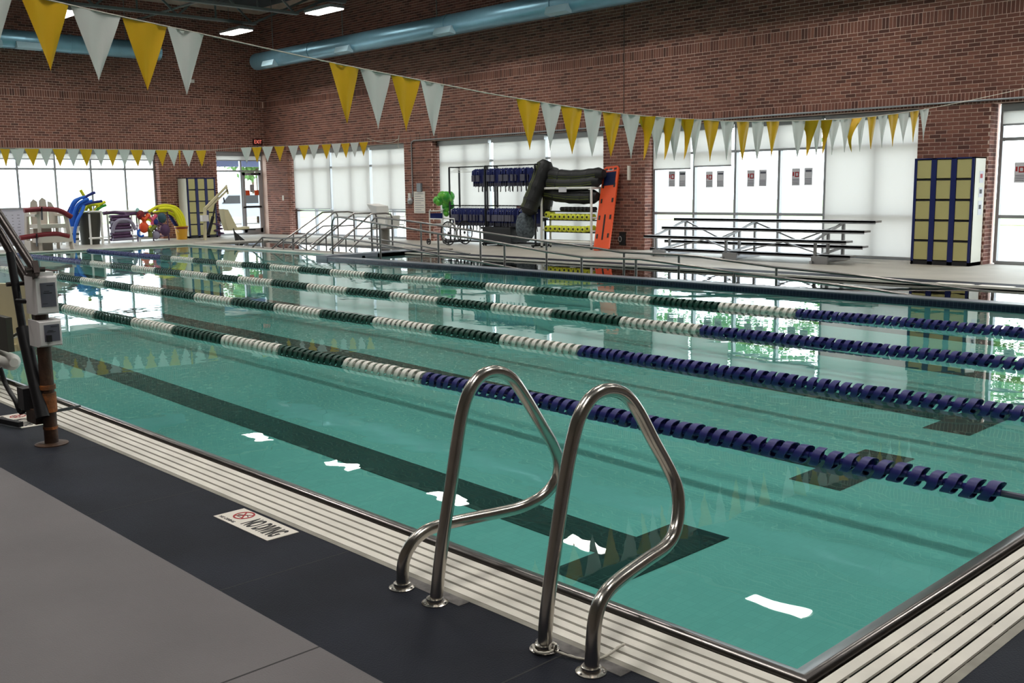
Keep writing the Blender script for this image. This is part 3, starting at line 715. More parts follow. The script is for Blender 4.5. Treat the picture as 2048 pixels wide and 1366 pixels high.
grab_rail([(870, 1206, 0), (883, 1100, 0), (905, 950, 0), (922, 838, 0), (938, 784, 0), (962, 752, 0), (992, 743, 0), (1022, 756, 0), (1046, 788, .02), (1080, 845, .08), (1106, 890, .16), (1117, 925, .24), (1112, 960, .34), (1085, 992, .45), (1045, 1013, .56), (1000, 1025, .64), (925, 1040, .76), (875, 1052, .85), (845, 1066, .91), (822, 1090, .95), (807, 1125, .98), (803, 1175, 1)],
          -2.6, -2.79, (-2.6, 2.101), (-2.79, 2.105), 'looped stainless grab rail nearer the white no diving tile')
grab_rail([(1090, 1298, 0), (1093, 1230, 0), (1108, 1110, 0), (1130, 960, 0), (1148, 870, 0), (1163, 825, 0), (1187, 792, 0), (1218, 780, 0), (1250, 790, 0), (1276, 822, .03), (1306, 880, .10), (1336, 935, .2), (1353, 975, .3), (1357, 1015, .4), (1350, 1062, .5), (1330, 1094, .58), (1290, 1122, .7), (1235, 1162, .85), (1207, 1192, .93), (1192, 1230, .97), (1186, 1285, 1), (1184, 1345, 1)],
          -2.08, -1.88, (-2.083, 2.112), (-1.88, 2.101), 'looped stainless grab rail with white rope knotted at its foot')
rp = smooth_path([at(x, y, 2, z) for x, y, z in ((1066, 1290, .012), (1072, 1303, .012), (1092, 1306, .014), (1108, 1300, .018), (1112, 1290, .04), (1105, 1287, .035), (1100, 1298, .02), (1112, 1303, .012), (1140, 1312, .008), (1165, 1318, .008), (1195, 1318, .01), (1215, 1310, .012), (1235, 1296, .012), (1249, 1288, .012))], 5)
single('cord', MB().tube(rp, [.0045+.0008*math.sin(i*1.9) for i in range(len(rp))], 8), M['rope'], 'short white rope tied round the foot of the right grab rail', 'rope', smooth=True)
# pale worn concrete patches around the rail feet are part of the deck finish
wp = MB()
for x0, x1, y0, y1 in ((-2.86, -2.52, 2.14, 2.19), (-2.15, -1.8, 2.14, 2.19)): wp.box((x0, y0, -.01), (x1, y1, .0012))
struct('worn_patch', wp, mat('worn', (104, 100, 98), .7, var=.3, vscale=30))
# ------------------------------------------------------------ no diving tile
def no_diving(x0, x1, y0, y1, label):
    t = thing('depth_tile', label, 'sign tile', (x0, y0, 0), 'no diving tiles set in the deck')
    part('plate', MB().box((x0, y0, -.01), (x1, y1, .003)), M['sign'], t)
    cx, cy, r = x0+.095, (y0+y1)/2+.022, .048; ring = MB(); n = 28
    def annulus(r0, r1):
        vs = []; 
        for k in range(n):
            a = 2*math.pi*k/n
            for rr in (r0, r1):
                for z in (.003, .0045): vs.append((cx+rr*math.cos(a), cy+rr*math.sin(a), z))
        fs = []
        for k in range(n):
            a, b = k*4, ((k+1) % n)*4; fs += [(a+1, b+1, b+3, a+3), (a, a+1, b+1, b), (a+2, b+2, b+3, a+3)]
        ring.add(vs, fs)
    annulus(r-.008, r)
    ring.bar((cx-r*.66, cy+r*.66, .0038), (cx+r*.66, cy-r*.66, .0038), .007, .0016)
    ring.bar((cx-r*.66, cy-r*.66, .0038), (cx+r*.66, cy+r*.66, .0038), .005, .0014)
    part('prohibition_ring', ring, M['inkr'], t)
    fig = MB().bar((cx-.03, cy-.012, .0034), (cx+.008, cy+.012, .0034), .007, .001).bar((cx+.008, cy+.012, .0034), (cx+.034, cy+.0, .0034), .004, .001).bar((cx-.028, cy-.024, .0034), (cx+.03, cy-.022, .0034), .004, .001).ball((cx+.016, cy+.018, .0034), .006, 8, 4, (1, 1, .15))
    part('diver_figure', fig, M['ink'], t)
    text_part('NO DIVING', .13, (x0+.305, (y0+y1)/2-.004, .0035), (0, 0, 0), M['ink'], t, sx=.36, bold=.0035)
    text_part('NO DIVING', .024, (x0+.085, y0+.02, .0035), (0, 0, 0), M['ink'], t)
    return t
no_diving(-4.03, -3.575, 2.02, 2.17, 'white no diving tile set in the dark deck band near the grab rails')
no_diving(-6.92, -6.46, 2.02, 2.17, 'white no diving tile beside the pool lift, mostly out of view')
dt = thing('depth_tile', 'pale depth marker tile on the far dark band below the tall locker', 'sign tile', (-5.9, 14.3, 0), 'no diving tiles set in the deck')
part('plate', MB().box((-6.25, 14.3, -.01), (-5.75, 14.45, .004)), M['sign'], dt)
part('plate', MB().box((-5.65, 14.3, -.01), (-5.2, 14.45, .004)), M['sign'], dt)
# ------------------------------------------------------------ pool lift, near
BX, BY = -5.92, 2.006
lf = thing('pool_lift', 'rusty pool lift with two white control boxes and tan seat, beside near pool edge', 'pool lift', (BX, BY, 0), 'pool lifts')
def L(u, v, y=BY): return at(u, v, 1, y)
part('post', MB().cyl((BX, BY, 0), (BX, BY, .86), .0375, 20), M['rust'], lf, smooth=True)
part('post_collar', MB().cyl((BX, BY, .19), (BX, BY, .30), .045, 20).cyl((BX, BY, .32), (BX, BY, .345), .046, 20).cyl((BX, BY, .09), (BX, BY, .105), .041, 20), M['rustb'], lf, smooth=True, label='orange rusted collar')
part('base_flange', MB().lathe([(.09, 0), (.09, .005), (.062, .010), (.042, .012)], (BX, BY, 0), 24), M['rust'], lf, smooth=True)
# the boxes are turned to face the camera side: built about a pivot and rotated
def turned_box(cx, cy, z0, z1, w, d, ang, tagname, knob):
    rot = Matrix.Rotation(ang, 3, 'Z'); pv = Vector((cx, cy, 0)); q = MB(); e = .01
    def tr(mb): mb.v = [tuple(rot @ (Vector(p)-pv)+pv) for p in mb.v]; return mb
    q.add([(cx-w/2, cy+d, z0), (cx+w/2, cy+d, z0), (cx+w/2, cy+d, z1), (cx-w/2, cy+d, z1), (cx-w/2, cy+.02, z0), (cx+w/2, cy+.02, z0), (cx+w/2, cy+.02, z1), (cx-w/2, cy+.02, z1), (cx-w/2+e, cy, z0+e), (cx+w/2-e, cy, z0+e), (cx+w/2-e, cy, z1-e), (cx-w/2+e, cy, z1-e)],
          [(0, 3, 2, 1), (5, 1, 0, 4), (6, 2, 1, 5), (7, 3, 2, 6), (4, 0, 3, 7), (9, 5, 4, 8), (10, 6, 5, 9), (11, 7, 6, 10), (8, 4, 7, 11), (8, 11, 10, 9)])
    b = part('control_box', tr(q), M['boxw'], lf, label='white control box')
    h = z1-z0; pl = MB().box((cx-w*.26, cy-.003, z0+h*.2), (cx+w*.36, cy, z1-h*.17)); part('label_plate', tr(pl), M['label'], b, label='grey label plate')
    ln = MB().box((cx, cy-.004, z1-h*.25), (cx+w*.28, cy-.003, z1-h*.235)).box((cx-w*.15, cy-.004, z0+h*.55), (cx+w*.2, cy-.003, z0+h*.57)).box((cx-w*.12, cy-.004, z0+h*.6), (cx+w*.1, cy-.003, z0+h*.615)).box((cx-w*.22, cy-.004, z0+h*.28), (cx, cy-.003, z0+h*.29))
    part('label_print', tr(ln), M['ink'], b)
    if knob: part('switch', tr(MB().box((cx-w*.2, cy-.022, z0+h*.2), (cx-w*.02, cy, z0+h*.45))), M['black'], b)
    return b
fa = R(90)
def bpos(u0, u1, v0, v1):
    X_ = BX+.075; a_, b_ = at(u0, v1, 0, X_), at(u1, v0, 0, X_); return X_, (a_.y+b_.y)/2, a_.z, b_.z, b_.y-a_.y
for k, (u0, u1, v0, v1) in enumerate(((79, 124, 638, 696), (73, 115, 551, 631))):
    X_, Y_, z0_, z1_, w_ = bpos(u0, u1, v0, v1); turned_box(X_, Y_, z0_, z1_, w_, .15, fa, '', k == 0)
part('box_cap', MB().box((X_-.12, Y_-.045, z1_), (X_-.02, Y_+.05, z1_+.022)), M['boxw'], lf)
# mast leaning up to the arm pivot, arm of two tubes, actuator
J0, J1 = at(70, 540, 1, BY-.04), at(57, 566, 1, BY+.03); piv = (J0+J1)/2
part('mast', MB().bar((BX-.03, BY, .72), (BX-.05, BY, .95), .06, .07).bar((BX-.05, BY, .93), J1+Vector((0, 0, -.02)), .035, .05).bar((BX-.05, BY-.04, .93), J0+Vector((.02, 0, 0)), .02, .06), M['dkarm'], lf)
part('arm_tube', MB().cyl(J0, at(0, 432, 1, BY-.03), .024, 12).cyl(at(0, 432, 1, BY-.03), at(-90, 296, 1, BY-.03), .024, 12), M['dkarm'], lf, smooth=True)
part('arm_tube', MB().cyl(J1, at(0, 466, 1, BY+.03), .026, 12).cyl(at(0, 466, 1, BY+.03), at(-90, 345, 1, BY+.03), .026, 12), M['dkarm'], lf, smooth=True)
part('pivot_bracket', MB().bar(J0+Vector((.02, 0, .02)), J1+Vector((-.02, 0, -.03)), .07, .03, (0, 1, 0)).cyl(J0-Vector((0, .05, 0)), J0+Vector((0, .05, 0)), .014, 10).cyl(J1-Vector((0, .12, 0)), J1+Vector((0, .05, 0)), .013, 10), M['dkarm'], lf)
bt_ = at(48, 602, 1, BY-.05); part('clevis_pin', MB().cyl(bt_-Vector((.03, .03, 0)), bt_+Vector((.05, .02, .0)), .014, 8), M['blackm'], lf, smooth=True)
a0, a1, a2 = at(86, 835, 1, BY-.05), at(45, 655, 1, BY-.05), at(20, 505, 1, BY-.05)
part('actuator', MB().tube([a0, a1], .036, 14).tube([a1, a2], .022, 12), M['blackm'], lf, smooth=True)
part('lower_bracket', MB().box((BX-.17, BY-.07, .12), (BX-.02, BY+.02, .2)), M['rust'], lf)
part('motor', MB().box((BX-.2, BY-.1, .195), (BX-.1, BY-.01, .32)), M['black'], lf)
cp = smooth_path([at(0, 735, 1, BY-.12), at(12, 770, 1, BY-.1), at(30, 800, 1, BY-.1), at(42, 825, 1, BY-.08), (BX-.16, BY-.05, .22)], 4)
part('belt', MB().tube(cp, .014, 8), M['black'], lf, smooth=True)
part('loose_strap', MB().bar(at(108, 822, 1, 2.15), at(160, 812, 1, 2.35), .012, .012).bar(at(108, 824, 1, 2.15), at(145, 818, 1, 2.3), .008, .008), M['black'], lf)
part('floor_foot', MB().bar(at(-60, 828, 2, .03), at(42, 849, 2, .03), .03, .03), M['black'], lf)
ch = MB(); sp_ = [at(u, v, 1, 2.55) for u, v in ((-90, 566), (48, 568), (57, 590), (60, 655), (46, 700), (10, 706), (-90, 712))]
ch.prism([(p.x, p.z) for p in sp_], (0, 2.55, 0), (1, 0, 0), (0, 0, 1), (0, .06, 0)); p_ = sp_[4]; ch.box((p_.x-.7, 2.2, p_.z-.02), (p_.x-.12, 2.6, p_.z+.03))
part('seat', ch, M['tan'], lf, label='tan moulded seat')
a_ = at(-30, 690, 1, 2.2); b_ = at(11, 636, 1, 2.2); part('seat_bracket', MB().box((a_.x, 2.2, a_.z), (b_.x, 2.24, b_.z)), M['bin'], lf)
part('armrest_tube', MB().tube([at(40, 665, 1, 2.3), at(0, 690, 1, 2.25), at(-30, 705, 1, 2.2)], .014, 10), M['steel'], lf, smooth=True)
ps = MB(); pc = at(18, 722, 1, 2.25); ps.tube([pc+Vector((-.25, 0, 0)), pc+Vector((-.2, 0, .0)), pc+Vector((.06, 0, .0)), pc+Vector((.10, 0, 0))], [.045, .062, .058, .03], 14)
part('footrest_roll', ps, M['white'], lf, smooth=True, label='white rounded footrest')
# ------------------------------------------------------------ lift at the far corner
QX, QY = -28.54, 14.56
fl = thing('pool_lift', 'small distant pool lift with raised arm in front of the corner locker', 'pool lift', (QX, QY, 0), 'pool lifts')
def Q(u, v, x=QX): return at(u, v, 0, x)
part('post', MB().cyl((QX, QY, 0), Q(410, 415), .05, 12), M['rail'] if 'rail' in M else M['tan'], fl, smooth=True)
part('arm_tube', MB().bar(Q(411, 416), Q(452, 374), .07, .06).bar(Q(414, 420), Q(455, 380), .05, .05).bar(Q(452, 370), Q(456, 388), .05, .05), M['tan'], fl)
part('actuator', MB().cyl(Q(416, 470), Q(426, 433), .05, 10).cyl(Q(426, 433), Q(432, 402), .025, 8), M['blackm'], fl, smooth=True)
part('control_box', MB().box(Q(402, 443)-Vector((.05, 0, 0)), Q(414, 430)+Vector((.1, 0, 0))), M['boxw'], fl)
part('belt', MB().bar(Q(447, 395), Q(449, 405), .03, .03).bar(Q(450, 420), Q(452, 446), .03, .03), M['black'], fl)
part('seat', MB().prism([(0, 0), (.34, .02), (.30, .06), (.03, .6), (-.12, .62), (-.06, .2)], Q(447, 459), (0, 1, 0), (0, 0, 1), (.3, 0, 0)).bar(Q(452, 459), Q(494, 455), .3, .07), M['tan'], fl)
part('foot_bar', MB().tube([Q(452, 446), Q(456, 460), Q(490, 459), Q(511, 459)], .02, 8), M['blackm'], fl, smooth=True)
# ------------------------------------------------------------ ramp and stair handrails
def railing(label, Y, top, low, posts, rampz, bend):
    t = thing('ramp_handrail', label, 'handrail', (top[0][0], Y, .05), 'ramp handrails')
    tp = [(x, Y, z) for x, z in top]
    part('top_rail', MB().tube(bend(tp), .021, 10), M['railm'], t, smooth=True)
    part('lower_rail', MB().tube([(x, Y, z) for x, z in low], .019, 10), M['railm'], t, smooth=True)
    for x in posts:
        zt = float(np.interp(x, [a for a, _ in top], [b for _, b in top])); part('post', MB().cyl((x, Y, rampz(x)), (x, Y, zt-.01), .021, 10), M['railm'], t, smooth=True)
    return t
rz = lambda x: -.05-(x+18.3)*.045 if x > -18.3 else .02
A = [(-18.62, .84), (-17.6, .75), (-16.3, .65), (-15.3, .56), (-14.1, .48), (-12.4, .315), (-11.5, .25), (-10.3, .27), (-8.5, .145), (-6.3, .02), (-5.2, -.08)]
def loopA(tp):
    x0, Y, z0 = tp[0]; return [(x0-.36, Y, .02), (x0-.36, Y, z0-.2), (x0-.33, Y, z0-.08), (x0-.24, Y, z0-.01), (x0-.14, Y, z0)] + tp
railing('near steel handrail going down the ramp beside the lanes', 12.7, A, [(x, z-.42) for x, z in [(-18.98, .84)]+A[1:5]]+[(-12.9, -.04)], [at(p, 500, 1, 12.7).x for p in (761, 877, 1009, 1163, 1272, 1470)], rz, loopA)
B = [(at(u, v, 1, 14.0).x, at(u, v, 1, 14.0).z) for u, v in ((761, 435.6), (816, 441.5), (860, 448), (961, 463.9), (1054, 478), (1195, 496.7), (1242, 504.5), (1358, 510), (1400, 513.5), (1555, 534.8), (1685, 547.5), (1875, 571))]
B.append((B[-1][0]+1.2, B[-1][1]-.08))
railing('far steel handrail going down the ramp beside the pool deck', 14.0, B, [(at(u, v, 1, 14.0).x, at(u, v, 1, 14.0).z) for u, v in ((738, 477), (760, 479), (816, 487.7), (860, 495), (940, 508))], [at(p, 500, 1, 14.0).x for p in (843, 961, 1093, 1248, 1358, 1554)], rz, loopA)
# stair rails into the side pool
def stair_rail(top, loopend, base, foot, label, low=True):
    t = thing('stair_handrail', label, 'handrail', base, 'stair handrails at the side pool'); b = Vector(base); tp = Vector(loopend); s_ = Vector(top); f = Vector(foot)
    r = .12
    path = [b, Vector((b.x, b.y, tp.z-r)), Vector((b.x, b.y-.03, tp.z-.03)), tp] + [s_, s_.lerp(f, .12)+Vector((0, 0, .0)), f]
    part('top_rail', MB().tube(path, .021, 10), M['railm'], t, smooth=True)
    m = s_.lerp(f, .62)
    part('post', MB().cyl((m.x, m.y, -.7), m, .018, 8), M['railm'], t, smooth=True)
    if low:
        d = Vector((0, 0, -.38)); part('lower_rail', MB().tube([b+Vector((0, 0, tp.z-.38)), s_+d, s_.lerp(f, .62)+d], .018, 8), M['railm'], t, smooth=True)
    return t
stair_rail((-20.6, 14.95, .84), (-20.6, 15.4, .84), (-20.6, 15.58, 0), (-20.9, 13.9, -.05), 'stair rail of the side pool nearest the ramp landing')
stair_rail((-21.35, 14.95, .84), (-21.25, 15.4, .84), (-21.22, 15.56, 0), (-21.6, 13.75, -.05), 'second stair rail of the side pool from the ramp landing')
stair_rail((-23.3, 15.7, .84), (-23.4, 16.2, .84), (-23.44, 16.42, 0), (-23.3, 14.2, -.05), 'third stair rail of the side pool from the ramp landing')
stair_rail((-24.2, 15.9, .82), (-24.3, 16.3, .82), (-24.35, 16.5, 0), (-24.1, 14.3, -.05), 'stair rail of the side pool closest to the glazed corner door')
sr = thing('step_rail', 'low square steel rail standing on the strip beside the side pool', 'handrail', (-21.7, 13.25, 0))
z = .36
G1, G2, G3, G4 = (at(525, 475, 1, 13.3)), at(566, 477.5, 1, 13.3), at(585, 476, 1, 13.3), at(612, 474, 1, 13.35)
part('top_rail', MB().tube([at(505, 495, 1, 13.1), G1, G2, G3, G4], .02, 8).tube([at(543, 498, 1, 13.1), G2], .02, 8), M['railm'], sr, smooth=True)
for g_ in (G1, G2, G3, G4): part('post', MB().cyl((g_.x, g_.y, -.3), g_, .018, 8), M['railm'], sr, smooth=True)
# fixed stool seat by the stairs
st = thing('pool_lift', 'white curved lift seat on a thick column behind the stair rails', 'pool lift', (-21.6, 15.9, 0), 'pool lifts')
part('column', MB().cyl((-21.6, 16.1, 0), (-21.6, 16.1, .42), .12, 16), mat('column', (132, 128, 122), .5), st, smooth=True)
part('seat', MB().prism([(-.42, .42), (.2, .42), (.26, .5), (.3, .75), (.24, .76), (.16, .52), (-.1, .52), (-.2, 1.0), (-.6, 1.06), (-.36, .8), (-.3, .55)], (-21.5, 15.9, 0), (1, 0, 0), (0, 0, 1), (0, .4, 0)), M['white'], st, label='white moulded seat')
def patio(x, y, lab):
    t = thing('plastic_chair', lab, 'chair', (x, y, -.06), 'white plastic chairs')
    part('seat', MB().box((x-.22, y-.22, .36), (x+.22, y+.22, .4)), M['white'], t)
    part('backrest', MB().add([(x+.2, y-.2, .4), (x+.3, y-.2, .85), (x+.3, y+.2, .85), (x+.2, y+.2, .4), (x+.24, y-.2, .4), (x+.33, y-.2, .85), (x+.33, y+.2, .85), (x+.24, y+.2, .4)], [(0, 1, 2, 3), (4, 7, 6, 5), (0, 4, 5, 1), (3, 2, 6, 7), (1, 5, 6, 2)]), M['white'], t)
    for a in (-.2, .2):
        for b in (-.2, .2): part('leg', MB().bar((x+a, y+b, -.06), (x+a*.9, y+b*.9, .37), .035, .035), M['white'], t)
        part('armrest', MB().bar((x-.22, y+a, .6), (x+.26, y+a, .62), .04, .03).bar((x-.2, y+a, .36), (x-.2, y+a, .6), .03, .03), M['white'], t)
patio(-24.6, 19.1, 'white plastic chair outside the shaded window, left one'); patio(-25.6, 19.3, 'white plastic chair outside, partly hidden by the lowest shade')
# ------------------------------------------------------------ lockers
def locker(label, x0, y0, W, D, H, front, cols=3, rows=5, papers=False):
    """front: 'y' faces -Y, 'x' faces +X. (x0,y0) lowest corner"""
    t = thing('storage_locker', label, 'locker', (x0, y0, 0), 'lockers against the brick')
    def bx(u0, u1, d0, d1, z0, z1):      # u along the front, d depth from the front
        if front == 'y': return MB().box((x0+u0, y0+d0, z0), (x0+u1, y0+d1, z1))
        return MB().box((x0-d1, y0+u0, z0), (x0-d0, y0+u1, z1))
    part('side_panel', bx(0, .02, .004, D, 0, H), M['lside'], t); part('side_panel', bx(W-.02, W, .004, D, 0, H), M['lside'], t)
    part('back_panel', bx(.02, W-.02, D-.02, D, 0, H), M['lside'], t); part('top_panel', bx(0, W, 0, D, H-.02, H), M['navy'], t)
    part('plinth', bx(0, W, 0, D, 0, .06), M['black'], t)
    cw = W/cols; e = .045
    for c in range(cols+1):
        a = max(0, c*cw-e*(.45 if c in (0,) else 1)); b = min(W, c*cw+e*(.45 if c in (cols,) else 1))
        part('stile', bx(a, b, 0, .05, .0, H), M['navy'], t)
    for r_ in range(rows):
        z0 = .06+r_*(H-.08)/rows; z1 = z0+(H-.08)/rows
        part('shelf', bx(.02, W-.02, .01, D-.02, z0-.008, z0+.012), M['black'], t)
        for c in range(cols):
            a = c*cw+e*(.5 if c == 0 else 1); b = (c+1)*cw-e*(.5 if c == cols-1 else 1)
            part('door', bx(a+.006, b-.006, .012, .03, z0+.028, z1-.012), M['cream'], t)
    if papers:
        for zc, h in ((1.5, .2), (1.24, .16), (.98, .24)):
            p_ = MB().box((x0+W, y0+D*.5, zc-h/2), (x0+W+.003, y0+D*.85, zc+h/2)); pp = part('taped_paper', p_, M['paper'], t)
            part('print_block', MB().box((x0+W+.003, y0+D*.56, zc-.02), (x0+W+.0045, y0+D*.76, zc+.05)), M['inkr' if zc > 1.4 else 'ink'], pp)
    return t
LX0, LX1 = at(1826, 527, 2, 0).x, at(1932, 533.5, 2, 0).x
locker('tall navy locker with cream doors at the long wall, papers taped on its side', LX0, 17.5, LX1-LX0+.02, .46, 1.83, 'y', papers=True)
locker('tall navy locker with cream doors in the far corner by the glazed door', -30.0, 14.81, .95, .62, 1.87, 'x')
# ------------------------------------------------------------ bleachers
bl_ = thing('bleacher', 'low aluminium bleacher with plank seats before the glazed bays', 'bleachers', (-11, 17, 0))
def plank(n_, x0, x1, y, z, w=.24): part(n_, MB().box((x0, y-w/2, z-.035), (x1, y+w/2, z)).box((x0, y-w/2, z-.06), (x1, y-w/2+.01, z)), M['alu'], bl_)
plank('seat_plank', -13.2, -8.72, 17.5, .75); plank('seat_plank', -13.15, -8.68, 17.02, .59); plank('seat_plank', -13.22, -8.75, 16.52, .43)
plank('foot_plank', -13.3, -8.85, 17.3, .30, .22); plank('foot_plank', -13.3, -8.83, 16.82, .155, .22)
for x in (-13.05, -11.35, -9.45):
    f_ = MB().bar((x, 17.75, .03), (x, 16.45, .03), .05, .05).bar((x, 17.6, .03), (x, 17.6, .71), .05, .05).bar((x, 17.05, .03), (x, 17.05, .55), .045, .045).bar((x, 16.6, .03), (x, 16.6, .4), .045, .045).bar((x, 17.7, .26), (x, 16.7, .13), .04, .04)
    f_.bar((x, 17.6, .7), (x, 16.5, .40), .04, .04)
    part('support_frame', f_, M['alu'], bl_)
    part('end_plate', MB().box((x-.02, 16.5, .0), (x+.3, 16.54, .14)), M['alu'], bl_)
br_ = MB()
for a, b in ((-13.05, -11.35), (-11.35, -9.45)):
    m = (a+b)/2; br_.bar((a, 17.62, .68), (m, 17.62, .34), .03, .03).bar((m, 17.62, .34), (b, 17.62, .68), .03, .03).bar((a, 16.95, .12), (m, 17.1, .34), .025, .025).bar((m, 17.1, .34), (b, 16.95, .12), .025, .025)
part('cross_brace', br_, M['alu'], bl_)
b2 = thing('bleacher', 'aluminium bleacher standing outside, seen through the window right of the tall locker', 'bleachers', (-4, 20, -.06))
for y, z in ((20.2, .3), (20.6, .62)): part('seat_plank', MB().box((-6.35, y, z-.04), (-2, y+.25, z)), M['alu'], b2)
part('support_frame', MB().bar((-6.1, 20.1, -.03), (-6.1, 20.9, -.03), .05, .05).bar((-6.1, 20.7, 0), (-6.1, 20.7, .6), .05, .05).bar((-2.5, 20.7, 0), (-2.5, 20.7, .6), .05, .05), M['alu'], b2)
# posters on the glass of window_3
def poster(x, z, kind, label):
    y = P2-.055; w_, h_ = .09, .17
    t = thing('poster', label, 'poster', (x, y, z), 'notices taped to the glazed bays')
    part('sheet', MB().box((x-w_, y-.002, z-h_), (x+w_, y, z+h_)), M['paper'], t)
    q = MB()
    if kind: q.box((x-.07, y-.004, z+.02), (x-.04, y-.003, z+.1)).box((x-.02, y-.004, z+.0), (x+.0, y-.003, z+.1)).box((x, y-.004, z+.08), (x+.06, y-.003, z+.1)).box((x, y-.004, z), (x+.06, y-.003, z+.02)).box((x+.05, y-.004, z), (x+.07, y-.003, z+.1)); part('print_block', q, M['inkr'], t)
    q = MB()
    for k in range(4): q.box((x-.07, y-.004, z-.14+k*.03), (x+.07, y-.003, z-.13+k*.03))
    if not kind: q.box((x-.06, y-.004, z+.09), (x+.07, y-.003, z+.13))
    part('print_lines', q, M['label'], t)
pos = [('first', 1344, 358, 1), ('first', 1365, 358, 0), ('second', 1419, 359, 1), ('second', 1441, 358, 0), ('third', 1502, 357, 1), ('third', 1526, 356, 0), ('fourth', 1592, 354, 1), ('fourth', 1617, 353, 0)]
for n_, u, v, k in pos:
    p_ = at(u, v, 1, P2-.05); poster(p_.x, p_.z, k, ('notice with red lettering' if k else 'plain grey text notice')+' taped on the '+n_+' clear pane from the orange board')
p_ = at(2040, 345, 1, P2-.05); poster(p_.x, p_.z, 1, 'notice with red lettering on the window right of the tall locker')
# ------------------------------------------------------------ spineboard
c = [at(u, v, 1, y) for u, v, y in ((1183, 498, 17.22), (1220, 499.5, 17.26), (1240, 334, 17.86), (1206, 331, 17.86))]
sb_o = (c[0]+c[1])/2; sb_o.z = .02; sb_top = (c[2]+c[3])/2; sv = (sb_top-sb_o).normalized(); su = (c[1]-c[0]).normalized(); su = (su-sv*su.dot(sv)).normalized(); sn = su.cross(sv); Lb = (sb_top-sb_o).length
sp = thing('spine_board', 'orange rescue spine board leaning against the brick pillar', 'spine board', sb_o)
hw = .21; out = [(-hw+.03, 0), (hw-.03, 0), (hw, .04), (hw+.005, Lb*.6), (hw, Lb-.06), (hw-.05, Lb), (-hw+.05, Lb), (-hw, Lb-.06), (-hw-.005, Lb*.6), (-hw, .04)]
part('board', MB().prism(out, sb_o, su, sv, sn*-.045), M['orange'], sp)
fr = sn*(1 if sn.y < 0 else -1)
def on(mb, u0, u1, v0, v1, m, nm, lab=None):
    part(nm, mb.prism([(u0, v0), (u1, v0), (u1, v1), (u0, v1)], sb_o+fr*(.05 if fr.dot(sn) < 0 else .002), su, sv, fr*.006), m, sp, label=lab)
for vv in (.08, .30, .50, .68):
    for sg in (-1, 1): on(MB(), sg*.15-.022, sg*.15+.022, Lb*vv+.12, Lb*vv+.22, M['black'], 'hand_hole'); 
for uu in (-.12, 0, .12): on(MB(), uu-.035, uu+.035, Lb-.09, Lb-.05, M['black'], 'hand_hole')
on(MB(), -.02, .02, Lb*.12, Lb*.42, M['ink'], 'centre_slot'); on(MB(), -.155, .155, Lb*.77, Lb*.93, mat('screen', (24, 34, 70), .2), 'head_pad', 'dark glossy head pad'); on(MB(), -.1, .08, Lb*.945, Lb*.955, M['paper'], 'maker_plate')
# ------------------------------------------------------------ pvc rack with yellow foam dumbbells
RX0, RX1, RY0, RY1, RH = -17.15, -15.56, 17.42, 17.72, 1.40
pr_ = thing('dumbbell_rack', 'white pvc pipe rack holding yellow foam dumbbells', 'rack', (RX0, RY0, 0))
q = MB(); r = .028
for x in (RX0, RX1):
    for y in (RY0, RY1): part('post', MB().cyl((x, y, .04), (x, y, RH), r, 10), M['pvc'], pr_, smooth=True)
    part('side_pipe', MB().cyl((x, RY0, RH), (x, RY1, RH), r, 10).cyl((x, RY0, .16), (x, RY1, .16), r, 10).cyl((x, RY0, .42), (x, RY1, .42), .02, 8).cyl((x, RY0, .72), (x, RY1, .72), .02, 8), M['pvc'], pr_, smooth=True)
for y in (RY0, RY1): part('top_pipe', MB().cyl((RX0, y, RH), (RX1, y, RH), r, 10), M['pvc'], pr_, smooth=True); part('bottom_pipe', MB().cyl((RX0, y, .16), (RX1, y, .16), r, 10), M['pvc'], pr_, smooth=True)
for z in (.38, .66, .86):
    for y in (RY0+.12, RY1-.12): part('shelf_pipe', MB().cyl((RX0, y, z), (RX1, y, z), .014, 8), M['blackm'], pr_, smooth=True)
for x in (RX0, RX1):
    for y in (RY0, RY1): part('caster', MB().cyl((x-.015, y, .03), (x+.015, y, .03), .03, 10), M['black'], pr_, smooth=True)
part('paper_tag', MB().box((-16.55, RY0-.035, RH-.09), (-16.3, RY0-.03, RH+.03)), M['paper'], pr_)
def dumbbell(x, z, label, m='foamy', rr=.070, grp='yellow foam dumbbells on the pvc rack'):
    t = thing('foam_dumbbell', label, 'dumbbell', (x, RY0+.02, z), grp)
    for y in (RY0+.02, RY1-.16): part('foam_disc', MB().lathe([(.028, 0), (rr-.012, 0), (rr, .012), (rr, .12), (rr-.012, .13), (.028, .13)], (x, y, z), 18, 'y'), M[m], t, smooth=True)
    part('grip', MB().cyl((x, RY0+.012, z), (x, RY1-.02, z), .027, 10), M['black'], t, smooth=True); return t
d0 = dumbbell(RX0+.14, .79, 'yellow foam dumbbell lying highest at the end of the upper row')
for i in range(9): copy_tree(d0, (RX0+.29+i*.143, RY0+.02, .738), ORD[i+1]+' yellow foam dumbbell along the upper row of the pvc rack')
for i in range(10): copy_tree(d0, (RX0+.13+i*.146, RY0+.02, .455+(.02 if i == 9 else 0)), ORD[i]+' yellow foam dumbbell along the lower row of the pvc rack')
k0 = dumbbell(RX0+.62, .92, 'small black dumbbell on top of the yellow foam dumbbells', 'black', .05, 'black dumbbells on the pvc rack')
for i in range(7): copy_tree(k0, (RX0+.74+i*.125, RY0+.02, .92), ORD[i+1]+' small black dumbbell along the top of the yellow ones')
